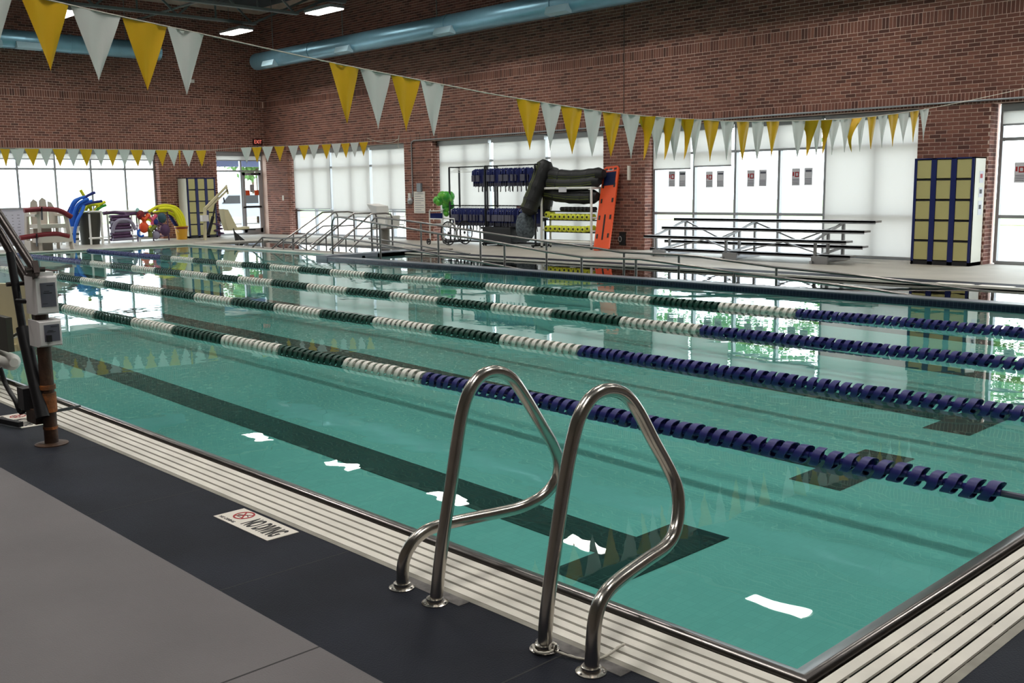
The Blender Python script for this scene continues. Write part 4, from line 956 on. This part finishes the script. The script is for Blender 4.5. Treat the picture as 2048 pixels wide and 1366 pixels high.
# ------------------------------------------------------------ rolled exercise mats
def roll(name, p, q, r, label, loc=None, bands=3, stripes=5, sag=0, fl=.0):
    p, q = Vector(p), Vector(q); t = thing(name, label, 'mat bag', p, 'rolled mats in black mesh bags'); n = 12
    pts = []; rs = []
    for i in range(n+1):
        u = i/n; a = p.lerp(q, u)+Vector((0, 0, -sag*math.sin(math.pi*u))); pts.append(a)
        rs.append(r*(.55 if i in (0, n) else 1)*(1+.05*math.sin(i*2.3)))
    d = (q-p).normalized()
    part('bag', MB().tube(pts, rs, 18), M['matk'], t, smooth=True)
    u_ = d.orthogonal().normalized(); 
    if u_.y > 0: u_ = -u_
    v_ = d.cross(u_)
    for k in range(stripes):
        a = -1.2+2.4*k/(stripes-1) if stripes > 1 else 0
        st_ = MB(); w_ = []
        for i in range(1, n):
            for da in (-.24, .24): w_.append(pts[i]+(u_*math.cos(a+da)+v_*math.sin(a+da))*(rs[i]*1.012))
        st_.add(w_, [(2*i, 2*i+1, 2*i+3, 2*i+2) for i in range(n-2)]); part('stripe', st_, M['olive'] if k % 2 else M['matk'], t)
    for k in range(bands):
        u = (k+1)/(bands+1); c_ = pts[int(u*n)]; part('band', MB().cyl(c_-d*.02, c_+d*.02, r*1.05, 18), M['black'], t, smooth=True)
    return t
m0, m1 = at(1090, 325, 1, 17.5), at(1056, 418, 1, 17.1)
roll('mat_bag', at(1054, 428, 1, 17.15), at(1094, 322, 1, 17.6), .21, 'tall olive and black rolled mat leaning upright beside the vest rack')
for a, b, r_, s_, lab in ((at(1088, 384, 1, 17.6), at(1196, 393, 1, 17.6), .165, .05, 'rolled mat hanging low through the top of the pvc rack'), (at(1092, 366, 1, 17.55), at(1200, 362, 1, 17.6), .15, .05, 'rolled mat lying across the pvc rack, middle of three'), (at(1096, 350, 1, 17.6), at(1208, 347, 1, 17.65), .16, .06, 'topmost rolled mat lying across the pvc rack')):
    roll('mat_bag', a, b, r_, lab, sag=s_)
roll('mat_bag', at(1080, 440, 1, 17.65), at(1108, 335, 1, 17.75), .2, 'dark rolled mat leaning behind the tall olive one', stripes=2)
bg_ = MB().ball((-17.62, 17.35, .50), .30, 16, 10, (.85, .8, 1.25)); b_ = single('duffel_bag', bg_, mat('bag_grey', (58, 68, 76), .7, rgb2=(104, 116, 124), vscale=18, bump=.8, bscale=30), 'bulging grey mesh bag beneath the leaning mats', 'bag', smooth=True)
single('storage_tub', MB().box((-19.0, 17.2, .06), (-18.0, 17.75, .42)).box((-19.04, 17.16, .42), (-17.96, 17.79, .47)), M['black'], 'black storage tub on the floor under the life vests', 'tub')
# ------------------------------------------------------------ garment racks and life vests
def garment_rack(x0, x1, label):
    t = thing('garment_rack', label, 'clothes rack', (x0, 17.4, 0), 'black garment racks')
    for x in (x0, x1):
        for y in (17.28, 17.62): part('post', MB().bar((x, y, .06), (x, y, 1.97), .035, .035), M['blackm'], t)
        part('end_foot', MB().bar((x, 17.15, .05), (x, 17.75, .05), .035, .04), M['blackm'], t)
    for z in (1.97, .99): part('hanging_bar', MB().bar((x0, 17.45, z), (x1, 17.45, z), .03, .03).bar((x0, 17.28, z), (x0, 17.62, z), .03, .03).bar((x1, 17.28, z), (x1, 17.62, z), .03, .03), M['blackm'], t)
    part('base_bar', MB().bar((x0, 17.45, .08), (x1, 17.45, .08), .03, .03), M['blackm'], t)
    for x in (x0, x1):
        for y in (17.2, 17.7): part('caster', MB().cyl((x-.012, y, .025), (x+.012, y, .025), .025, 8), M['black'], t, smooth=True)
garment_rack(-20.35, -18.98, 'black two tier garment rack holding the empty white hangers'); garment_rack(-18.9, -17.22, 'black two tier garment rack beside the leaning mats')
def hanger_mesh(): return MB().tube([(0, 0, 0), (0, .02, .03), (0, .0, .045), (0, -.018, .03)], .004, 5).tube([(0, 0, 0), (0, .2, -.1), (0, -.2, -.1), (0, 0, 0)], .005, 5)
hm = hanger_mesh().mesh('coat_hanger', M['pvc'])
def hanger(x, z, label, grp, rz=0., yy=17.45):
    o = link('coat_hanger', hm); o.location = (x, yy, z-.03); o.rotation_euler = (0, 0, rz); return tag(o, label, 'hanger', grp)
# vest: one prototype, copied
vest = thing('life_vest', 'x', 'life vest', (0, 0, 0), 'x')
def vest_shell(sg):
    poly = [(-.20, -.05), (-.09, .0), (-.05, -.10), (.05, -.10), (.09, .0), (.20, -.05), (.21, -.14), (.16, -.2), (.17, -.37), (-.17, -.37), (-.16, -.2), (-.21, -.14)]
    return poly
part('body', MB().prism(vest_shell(1), (-.06, 0, -.04), (0, 1, 0), (0, 0, 1), (.035, 0, 0)).prism(vest_shell(1), (.03, 0, -.04), (0, 1, 0), (0, 0, 1), (.035, 0, 0)), M['vnavy'], vest)
part('lower_panel', MB().box((-.062, -.17, -.48), (-.022, .17, -.40)).box((.028, -.17, -.48), (.068, .17, -.40)), M['vgrey'], vest)
part('side_trim', MB().box((-.066, -.215, -.36), (.07, -.19, -.2)).box((-.068, -.1, -.14), (-.06, -.085, -.5)).box((.066, -.1, -.2), (.07, -.08, -.5)), M['vgrey'], vest)
part('strap', MB().bar((0, -.05, -.48), (.02, -.06, -.62), .02, .01).bar((0, .06, -.48), (-.02, .07, -.6), .02, .01), M['black'], vest)
part('badge', MB().box((.065, .03, -.16), (.068, .11, -.135)), M['paper'], vest)
VG = [('upper', 1.97, [(-20.35+1.0, 0), (-19.2, 0), (-19.07, 0)], 'small navy life vest hanging in the upper tier of the first rack'),
      ('upper', 1.97, [(-18.8+i*.145, 0) for i in range(11)], 'navy and grey life vest hanging in the upper tier of the second rack'),
      ('lower', .99, [(-20.2+i*.125, 0) for i in range(10)], 'navy life vest hanging in the lower tier of the first rack'),
      ('lower', .99, [(-18.8+i*.125, 0) for i in range(12)], 'navy life vest hanging in the lower tier of the second rack')]
first = True; gg = random.Random(11)
for tier, z, xs_, lab in VG:
    for i, (x, _) in enumerate(xs_):
        rzz = gg.uniform(-.6, .3)
        if (tier == 'upper' and i in (2, 9, 10)) or (tier == 'lower' and i >= 10): rzz = -1.0+gg.uniform(-.1, .1)
        l_ = ORD[i]+' '+lab
        if first: vest.location = (x, 17.45, z-.02); vest.rotation_euler = (0, 0, rzz); v_ = vest; first = False
        else: v_ = copy_tree(vest, (x, 17.45, z-.02), None, rzz)
        v_['label'] = l_; v_['group'] = lab.replace('vest', 'vests')
        hanger(x, z, 'white hanger carrying the '+l_.split(' life')[0]+' life vest, '+lab.split('in the ')[1], 'hangers under the vests, '+tier, rzz)
for i in range(6): hanger(-20.25+i*.06, 1.97, ORD[i]+' empty white hanger bunched at the end of the upper bar', 'empty white hangers', -.9+.03*i)
hanger(-17.42, 1.0, 'single empty white hanger sticking out in front of the grey mesh bag', 'loose hanger', -1.3, 17.26)
# red bin liners behind vests
single('cloth_bundle', MB().box((-18.2, 17.6, .72), (-17.4, 17.85, 1.0)), M['red'], 'dark red bundle glimpsed behind the lower tier of vests', 'bundle')
gb = MB()
g = random.Random(2)
for i in range(16): gb.ball((-20.62+g.uniform(-.17, .2), 17.3+g.uniform(-.1, .1), 1.12+g.uniform(-.16, .2)), g.uniform(.09, .15), 8, 6)
for i in range(5): gb.ball((-20.55+g.uniform(-.07, .07), 17.3, .78+i*.06), .08, 8, 5)
single('inflatable_float', gb, M['green'], 'crumpled bright green inflatable hanging at the end of the vest rack', 'float', smooth=True)
# ------------------------------------------------------------ wheelchair
WXc, WYc = -20.3, 17.0
wc = thing('shower_wheelchair', 'white framed wheelchair with navy back strap before the vest rack', 'wheelchair', (WXc, WYc, 0))
wf = MB(); r = .016
for y in (WYc-.22, WYc+.22):
    wf.tube([(WXc-.28, y, .12), (WXc-.28, y, .86), (WXc-.24, y, .9)], r, 8).tube([(WXc-.28, y, .5), (WXc+.22, y, .5), (WXc+.3, y, .12)], r, 8).tube([(WXc-.28, y, .66), (WXc+.18, y, .66), (WXc+.2, y, .5)], r, 8)
wf.tube([(WXc-.28, WYc-.22, .86), (WXc-.28, WYc+.22, .86)], r, 8).tube([(WXc-.28, WYc-.22, .5), (WXc-.28, WYc+.22, .5)], r, 8).tube([(WXc+.22, WYc-.22, .5), (WXc+.22, WYc+.22, .5)], r, 8)
part('frame', wf, M['pvc'], wc, smooth=True)
part('backrest', MB().box((WXc-.29, WYc-.2, .66), (WXc-.265, WYc+.2, .80)), M['navy'], wc)
part('seat', MB().box((WXc-.24, WYc-.2, .5), (WXc+.2, WYc+.2, .54)), M['pvc'], wc)
def wheel(x, y, z, r, nsp):
    q = MB().tube([(x+r*math.cos(a), y, z+r*math.sin(a)) for a in [2*math.pi*k/24 for k in range(24)]], .016, 6, closed=True)
    for k in range(nsp): a = 2*math.pi*k/nsp; q.bar((x, y, z), (x+r*math.cos(a), y, z+r*math.sin(a)), .008, .008)
    q.cyl((x, y-.02, z), (x, y+.02, z), .025, 8); part('wheel', q, M['black'], wc, smooth=True)
for y in (WYc-.27, WYc+.27): wheel(WXc+.52, y, .31, .29, 12); wheel(WXc-.28, y, .075, .07, 5)
part('push_frame', MB().tube([(WXc+.3, WYc-.24, .12), (WXc+.7, WYc-.24, .12), (WXc+.72, WYc-.24, .5)], .015, 8).tube([(WXc+.3, WYc+.24, .12), (WXc+.7, WYc+.24, .12)], .015, 8), M['blackm'], wc, smooth=True)
# ------------------------------------------------------------ fixtures on the long wall
def W2(u, v): return at(u, v, 1, WY)
nb = thing('notice_board', 'white rules notice on the brick pillar left of the vest racks', 'sign', W2(840, 405))
a, b = W2(830, 426), W2(851, 383); part('plate', MB().box((a.x, WY-.03, a.z), (b.x, WY-.012, b.z)), M['sign'], nb)
q = MB()
for k in range(9): z = b.z-.06-k*.062; q.box((a.x+.05, WY-.032, z-.012), (b.x-.05-(.12 if k % 3 == 1 else 0), WY-.03, z))
part('print_lines', q, M['label'], nb)
a = W2(841, 375); single('wall_sensor', MB().box((a.x-.09, WY-.07, a.z-.12), (a.x+.09, WY-.007, a.z+.12)), mat('sensor', (140, 148, 156), .5), 'small grey box above the rules notice', 'sensor box')
a = W2(822, 402); al = thing('alarm_horn', 'round metal alarm device at the foot of the conduit', 'alarm', a)
part('dome', MB().lathe([(.02, -.1), (.09, -.05), (.1, 0)], (a.x, WY-.01, a.z), 14, 'y'), M['alu'], al, smooth=True); part('box', MB().box((a.x-.05, WY-.06, a.z+.08), (a.x+.05, WY-.007, a.z+.22)), M['sign'], al)
cz = HEAD+.04; cx = W2(826, 350).x
cpt = [(cx, WY-.03, .95+.25), (cx, WY-.03, cz-.1), (cx+.03, WY-.03, cz-.03), (cx+.1, WY-.03, cz), (-.9, WY-.03, cz+.02)]
single('conduit', MB().tube(cpt, .018, 8), M['frame'], 'thin metal conduit running above the windows and down the notice pillar', 'conduit', smooth=True)
a = W2(1260, 346); single('wall_reader', MB().box((a.x-.035, WY-.06, a.z-.16), (a.x+.035, WY-.007, a.z+.16)), M['sign'], 'slim white vertical fixture on the pillar right of the orange board', 'wall fixture')
a = W2(1246, 478); fh = thing('hose_bib', 'dark recessed hose bib low on the pillar right of the orange board', 'tap', a)
part('plate', MB().box((a.x-.09, WY-.03, a.z-.14), (a.x+.09, WY-.007, a.z+.16)), M['blackm'], fh); part('ring', MB().tube([(a.x-.05+.045*math.cos(k*.6), WY-.05, a.z+.06*math.sin(k*.6)) for k in range(10)], .01, 6, closed=True), M['alu'], fh, smooth=True)
# exit sign, camera, switch on the end side
ex = thing('exit_sign', 'lit red EXIT sign above the glazed corner door', 'exit sign', (WX+.01, 17.55, 3.0))
part('housing', MB().box((WX+.006, 17.52, 2.95), (WX+.07, 17.86, 3.14)), mat('exit_dark', (52, 18, 20), .5), ex)
text_part('EXIT', .17, (WX+.072, 17.69, 3.045), (R(90), 0, R(90)), mat('exit_red', (236, 120, 104), .5, emit=1.1), ex, sx=.8)
cmr = thing('security_camera', 'small white security camera high on the end wall', 'camera', (WX, 15.3, 4.8))
part('body', MB().box((WX+.08, 15.2, 4.8), (WX+.34, 15.42, 4.9)), M['white'], cmr); part('bracket', MB().bar((WX+.006, 15.3, 4.88), (WX+.14, 15.3, 4.85), .04, .04), M['white'], cmr)
p_ = at(567, 396, 1, WY); single('light_switch', MB().box((p_.x-.05, WY-.02, p_.z-.08), (p_.x+.05, WY-.007, p_.z+.08)), M['sign'], 'white switch plate on the brick by the corner door', 'switch')
# loose white cable scribble above the left pillar
cb_ = smooth_path([at(u, v, 1, WY-.03) for u, v in ((735, 277), (760, 284), (785, 284), (797, 277), (798, 270), (796, 290), (798, 296))], 4)
single('loose_cable', MB().tube(cb_, .008, 6), M['rope'], 'loose white cable looping over the lintel left of the conduit', 'cable', smooth=True)
# ------------------------------------------------------------ end wall clutter
def E_(u, v, x=-29.6): return at(u, v, 0, x)
def floor_y(u, x): return at(u, 480, 0, x).y
# whiteboard on an easel
wb = thing('whiteboard', 'white dry erase board standing on the floor at the left windows', 'whiteboard', (-28.6, 8.9, 0))
y0, y1 = at(-40, 450, 0, -28.6).y, at(56, 450, 0, -28.6).y
part('board', MB().box((-28.62, y0, .12), (-28.58, y1, 1.05)), mat('wboard', (206, 206, 222), .4), wb)
part('frame', MB().bar((-28.58, y0, .1), (-28.58, y1, .1), .03, .04).bar((-28.58, y0, 1.06), (-28.58, y1, 1.06), .03, .04).bar((-28.58, y1, .0), (-28.58, y1+.02, 1.08), .04, .03).bar((-28.58, y0, .0), (-28.58, y0, 1.08), .04, .03), M['alu'], wb)
q = MB(); g = random.Random(5)
for k in range(7):
    for j in range(4): yy = y1-.2-j*.16; q.box((-28.578, yy-.05*g.random()-.03, .4+k*.08), (-28.576, yy, .412+k*.08))
part('handwriting', q, M['label'], wb)
# lifeguard chair
gx, gy = -27.35, 9.62
lg = thing('lifeguard_chair', 'beige plastic lifeguard chair with two red rescue tubes', 'lifeguard chair', (gx, gy, 0)); tn = mat('chair_beige', (208, 200, 190), .5)
for a, b, yb, yt in ((gx+.35, gx+.25, -.35, -.30), (gx+.35, gx+.25, .45, .36)):
    part('leg', MB().bar((a, gy+yb, 0), (b, gy+yt, .98), .08, .09), tn, lg)
for yb, yt in ((-.42, -.38), (.38, .34)): part('leg', MB().bar((gx-.45, gy+yb, 0), (gx-.35, gy+yt, .95), .08, .08), tn, lg)
part('seat', MB().box((gx-.4, gy-.36, .56), (gx+.3, gy+.4, .66)), tn, lg)
part('platform', MB().box((gx-.1, gy-.4, .2), (gx+.42, gy+.45, .36)), tn, lg); part('step', MB().box((gx-.45, gy-.45, .0), (gx-.05, gy+.1, .24)), tn, lg)
for yy in (-.34, .36): part('armrest', MB().box((gx-.4, gy+yy-.07, .86), (gx+.3, gy+yy+.07, .92)), tn, lg)
for i, (yy, h) in enumerate(((-.20, 1.30), (.02, 1.34), (.24, 1.24))):
    part('back_slat', MB().prism([(-.10, .6), (.10, .6), (.13, 1.0), (.10, h-.06), (.0, h), (-.09, h-.08), (-.12, 1.0)] if i != 2 else [(-.1, .6), (.1, .6), (.13, 1.0), (.0, h-.03), (-.1, h), (-.11, 1.0)], (gx-.36, gy+yy, 0), (0, .85, 0), (0, 0, 1), (.04, 0, 0)), tn, lg)
part('box', MB().box((gx-.3, gy-.36, .36), (gx-.05, gy+.1, .55)), tn, lg)
for n_, pts, lab in (('rescue_tube', [(48, 421), (85, 418), (118, 421), (143, 434)], 'dark red rescue tube laid over the arms of the lifeguard chair'), ('rescue_tube', [(40, 476), (75, 471), (110, 468), (138, 473)], 'dark red rescue tube laid under the seat of the lifeguard chair')):
    t = thing(n_, lab, 'rescue tube', at(*pts[0], 0, gx+.38), 'red rescue tubes')
    part('foam', MB().tube(smooth_path([at(u, v, 0, gx+.38) for u, v in pts], 4), .065, 10), M['red'], t, smooth=True)
    part('strap', MB().bar(at(pts[1][0]-2, pts[1][1]-4, 0, gx+.46), at(pts[1][0]-1, pts[1][1]+22, 0, gx+.46), .12, .01), M['black'], t)
# pvc rails behind and carts
def pvc_frame(u0, u1, x, depth, h, label, low=.18):
    a, b = at(u0, 480, 0, x).y, at(u1, 480, 0, x).y
    t = thing('pvc_rack', label, 'rack', (x, a, 0), 'white pvc racks along the end wall'); r = .03
    for yy in (a, b):
        for xx in (x, x-depth): part('post', MB().cyl((xx, yy, 0), (xx, yy, h), r, 8), M['pvc'], t, smooth=True)
        part('side_pipe', MB().cyl((x, yy, h), (x-depth, yy, h), r, 8).cyl((x, yy, low), (x-depth, yy, low), r, 8), M['pvc'], t, smooth=True)
    for xx in (x, x-depth): part('rail_pipe', MB().cyl((xx, a, h), (xx, b, h), r, 8).cyl((xx, a, low), (xx, b, low), r, 8), M['pvc'], t, smooth=True)
    return t
pvc_frame(182, 206, -28.9, .7, .92, 'white pvc rack holding the tall grey bin of noodles')
pvc_frame(122, 150, -29.6, .5, .88, 'white pvc rack behind the white bucket of blue noodles')
pvc_frame(218, 280, -29.4, .5, .90, 'low white pvc rack filled with purple noodles')
def vessel(name, u, x, r0, r1, h, m, label, cat, bands=()):
    y = at(u, 480, 0, x).y; t = thing(name, label, cat, (x, y, 0))
    part('shell', MB().lathe([(r0, 0), (r1, h), (r1+.02, h), (r1+.02, h+.03), (r1-.02, h+.03), (r0-.02, .03)], (x, y, 0), 18), m, t, smooth=True)
    for z, bm in bands: part('hoop', MB().lathe([(r0+(r1-r0)*z/h+.003, z-.03), (r0+(r1-r0)*z/h+.012, z), (r0+(r1-r0)*z/h+.003, z+.03)], (x, y, 0), 18), bm, t, smooth=True)
    return t, y
vb, yb = vessel('noodle_bucket', 144, -29.0, .17, .21, .5, M['white'], 'white bucket holding blue pool noodles', 'bucket', ((.18, M['bin']), (.32, M['bin'])))
tb, yt = vessel('waste_bin', 181, -29.2, .24, .33, .86, M['bin'], 'tall tapered grey bin holding yellow and green noodles', 'bin')
yb2, yy2 = vessel('yellow_bucket', 364, -29.55, .15, .19, .38, M['bucket'], 'yellow bucket holding arching yellow noodles beside the corner locker', 'bucket', ((.36, M['red']),))
part('bail', MB().tube(arc((-29.45, yy2, .36), .19, R(200), R(340), 10, (0, 1, 0), (0, 0, 1)), .008, 6), M['sign'], yb2, smooth=True)
def noodle(pts, x, m, r, label, grp):
    P = smooth_path([at(u, v, 0, x+dx) for u, v, dx in pts], 5)
    return single('pool_noodle', MB().tube(P, r, 9), m, label, 'pool noodle', grp, smooth=True)
for i, pts in enumerate([[(144, 458, 0), (141, 435, 0), (146, 412, 0), (158, 398, .1), (170, 394, .1)], [(146, 458, 0), (147, 432, .1), (154, 412, .1), (166, 402, .15), (178, 398, .2)], [(143, 458, 0), (137, 440, 0), (138, 425, 0), (148, 403, 0), (161, 396, 0)], [(148, 486, .3), (150, 460, .3), (155, 440, .3), (163, 425, .25), (168, 412, .2)], [(148, 458, 0), (152, 430, 0), (160, 412, .1), (172, 406, .1), (184, 402, .1)]]):
    noodle(pts, -29.0, M['nblue'], .045, ORD[i]+' blue pool noodle bent over in the white bucket', 'blue noodles')
for pts, lab in (([(136, 425, 0), (143, 412, 0), (153, 402, 0)], 'thin purple noodle leaning left of the blue ones'), ([(170, 398, .1), (173, 393, .1), (182, 388, .1), (190, 385, .1)], 'navy noodle with its forked end up right above the yellow ones'), ([(150, 470, .1), (157, 440, .1), (164, 420, .1), (172, 408, .1), (204, 402, .1)], 'navy noodle arching across toward the yellow bundle')):
    noodle(pts, -29.0, M['nnavy'], .04, lab, None)
for i, pts in enumerate(([(186, 435, 0), (178, 408, .1), (168, 392, .1), (161, 380, .1)], [(172, 432, 0), (172, 415, 0), (184, 405, 0), (200, 407, .1), (210, 404, .1)], [(176, 440, 0), (170, 425, 0), (180, 410, .1), (195, 410, .1), (205, 412, 0)], [(190, 450, .2), (188, 430, .2), (192, 418, .1), (203, 405, .1)], [(156, 424, .1), (160, 415, .1), (172, 408, .1), (182, 412, 0)])):
    noodle(pts, -29.2, M['nyel'], .045, ('yellow noodle pointing steeply up left out of the tall grey bin', 'yellow noodle arching right, topmost over the tall grey bin', 'yellow noodle arching right, lower one over the tall grey bin', 'short yellow noodle curving right at the rim of the tall grey bin', 'yellow noodle reaching left across the blue ones toward the bin')[i], 'yellow noodles in the tall bin')
for i, pts in enumerate(([(190, 432, .1), (193, 422, .1), (202, 414, .1), (212, 410, .1)], [(186, 436, .1), (190, 426, .2), (198, 416, .2)])):
    noodle(pts, -29.2, M['green'], .04, ('longer', 'shorter')[i]+' lime green noodle among the yellow ones in the tall bin', 'lime green noodles')
for i, pts in enumerate(([(366, 455, 0), (360, 432, 0), (346, 415, 0), (330, 411, 0), (312, 415, 0), (297, 424, 0)], [(370, 455, 0), (366, 435, 0), (355, 418, 0), (340, 412, 0), (322, 413, 0)], [(362, 455, 0), (354, 437, 0), (342, 427, 0), (325, 424, 0), (300, 427, 0)], [(364, 455, .1), (357, 436, .1), (347, 421, .1), (335, 417, .1), (318, 418, .1)])):
    noodle(pts, -29.55, M['nyel'], .05, ORD[i]+' of the yellow noodles arching left from the bucket, outermost counted first', 'yellow noodles in the yellow bucket')
noodle([(356, 457, -.1), (344, 438, -.1), (336, 425, -.1), (322, 420, -.1)], -29.55, M['nnavy'], .05, 'navy noodle under the arching yellow ones', None)
ya, yb_ = at(222, 480, 0, -29.3).y, at(263, 480, 0, -29.3).y
for k in range(9):
    for j in range(2):
        single('pool_noodle', MB().tube([(-29.2-.12*j, ya+.03*(k % 2), .10+k*.083), (-29.2-.12*j, yb_-.03*(k % 3), .11+k*.083)], .042, 9), M['npur' if (k+j) % 3 else 'ngrey'], ('front' if j == 0 else 'back')+' straight purple noodle, '+ORD[k]+' from the floor, in the low pvc rack', 'pool noodle', 'stacked purple noodles', smooth=True)
single('pool_noodle', MB().tube(smooth_path([at(u, v, 0, -29.0) for u, v in ((225, 466), (229, 450), (238, 441), (252, 440), (264, 446), (271, 460))], 5), .05, 9), M['ngrey'], 'grey noodle bent in an arch over the stacked purple ones', 'pool noodle', smooth=True)
for pts, w_ in (([(206, 427, 0), (225, 425, 0), (250, 427, .1)], 'above the stacked purple ones'), ([(250, 428, 0), (275, 427, 0), (296, 426, 0)], 'beside the toy rack')): noodle(pts, -29.4, M['npur'], .05, 'purple noodle lying along the rack top '+w_, 'purple noodles on top')
# small float toys on a mesh rack
tr_ = thing('toy_rack', 'white rack crowded with floats between the purple and yellow noodles', 'rack', (-29.6, 12.6, 0)); a, b = at(276, 480, 0, -29.5).y, at(338, 480, 0, -29.5).y
for yy in (a, (a+b)/2, b): part('post', MB().cyl((-29.5, yy, 0), (-29.5, yy, .86), .02, 8), M['npur'], tr_, smooth=True)
for z in (.12, .45, .82): part('shelf', MB().box((-29.75, a, z), (-29.45, b, z+.02)), M['npur'], tr_)
def toy(u, v, s, m, label, shape=0):
    p = at(u, v, 0, -29.35); q = MB()
    if shape == 0: q.ball(p, s, 10, 8, (.6, 1, 1.1))
    elif shape == 1: q.tube([(p.x, p.y-s, p.z+s), p, (p.x, p.y+s, p.z+s)], s*.45, 8).tube([(p.x, p.y, p.z-s), p], s*.4, 8)
    else: q.tube(arc(p, s, 0, 5.6, 14, (0, 1, 0), (0, 0, 1)), s*.3, 8)
    single('float_toy', q, m, label, 'float', smooth=True)
toy(288, 440, .16, M['orange'], 'orange float upper left on the crowded toy rack', 1); toy(281, 430, .13, M['red'], 'red paddle float at the left end of the toy rack'); toy(304, 440, .14, mat('pink', (222, 90, 120), .5), 'pink float high on the toy rack', 1)
toy(296, 447, .12, M['nyel'], 'small yellow float in the middle of the toy rack', 2); toy(288, 455, .15, M['orange'], 'orange float below the yellow ring on the toy rack'); toy(300, 463, .17, mat('moss', (110, 120, 50), .6), 'olive green float low on the toy rack', 1)
toy(310, 444, .1, M['nnavy'], 'navy ring float right of the pink one'); toy(324, 436, .14, mat('teal', (40, 80, 96), .5), 'dark teal ball at the right end of the toy rack'); toy(282, 466, .1, M['nblue'], 'small blue float at the bottom left of the toy rack', 2)
toy(275, 420, .06, mat('mint', (170, 220, 215), .4), 'pale mint scoop sticking up above the toy rack'); toy(318, 455, .13, M['npur'], 'purple float beside the olive green one', 2); toy(312, 470, .12, M['ngrey'], 'grey float low at the right of the toy rack')
toy(330, 460, .16, M['npur'], 'dark purple bundle behind the yellow noodles', 0)
p_ = at(436, 470, 0, -30.1); q = MB(); g = random.Random(9)
for k in range(14): q.ball((p_.x+g.uniform(-.1, .1), p_.y+g.uniform(-.12, .2), .06+.05*k), .11, 7, 5, (.8, 1, .35))
single('kickboard_stack', q, M['npur'], 'slumped stack of dark purple belts right of the corner locker', 'belts', smooth=True)
f_ = thing('swim_fin', 'black upright fins on the edge of the side pool', 'fins', at(468, 480, 2, 0))
part('blade', MB().prism([(0, 0), (.12, 0), (-.05, .36)], at(470, 481, 2, 0), (0, 1, 0), (0, 0, 1), (.05, 0, 0)).prism([(0, 0), (.15, 0), (-.16, .26)], at(480, 481.5, 2, 0), (0, 1, 0), (0, 0, 1), (.05, 0, 0)), M['black'], f_)
# ------------------------------------------------------------ outside: parked car glimpsed through the door
c_ = thing('parked_car', 'pale parked car seen through the glazed corner door', 'car', (-40, 19.5, -.06))
part('body', MB().prism([(-2.1, .35), (-2.0, .85), (-1.2, .95), (-.7, 1.4), (.9, 1.4), (1.5, .95), (2.1, .85), (2.15, .35)], (-42.5, 23.6, -.06), (0, 1, 0), (0, 0, 1), (-1.7, 0, 0)), M['cars'], c_)
part('side_window', MB().prism([(-1.0, .96), (-.65, 1.32), (.85, 1.32), (1.3, .96)], (-42.49, 23.6, -.06), (0, 1, 0), (0, 0, 1), (.01, 0, 0)), M['black'], c_)
for yy in (22.3, 24.9): part('wheel', MB().cyl((-42.7, yy, .27), (-42.45, yy, .27), .33, 18), M['black'], c_, smooth=True)
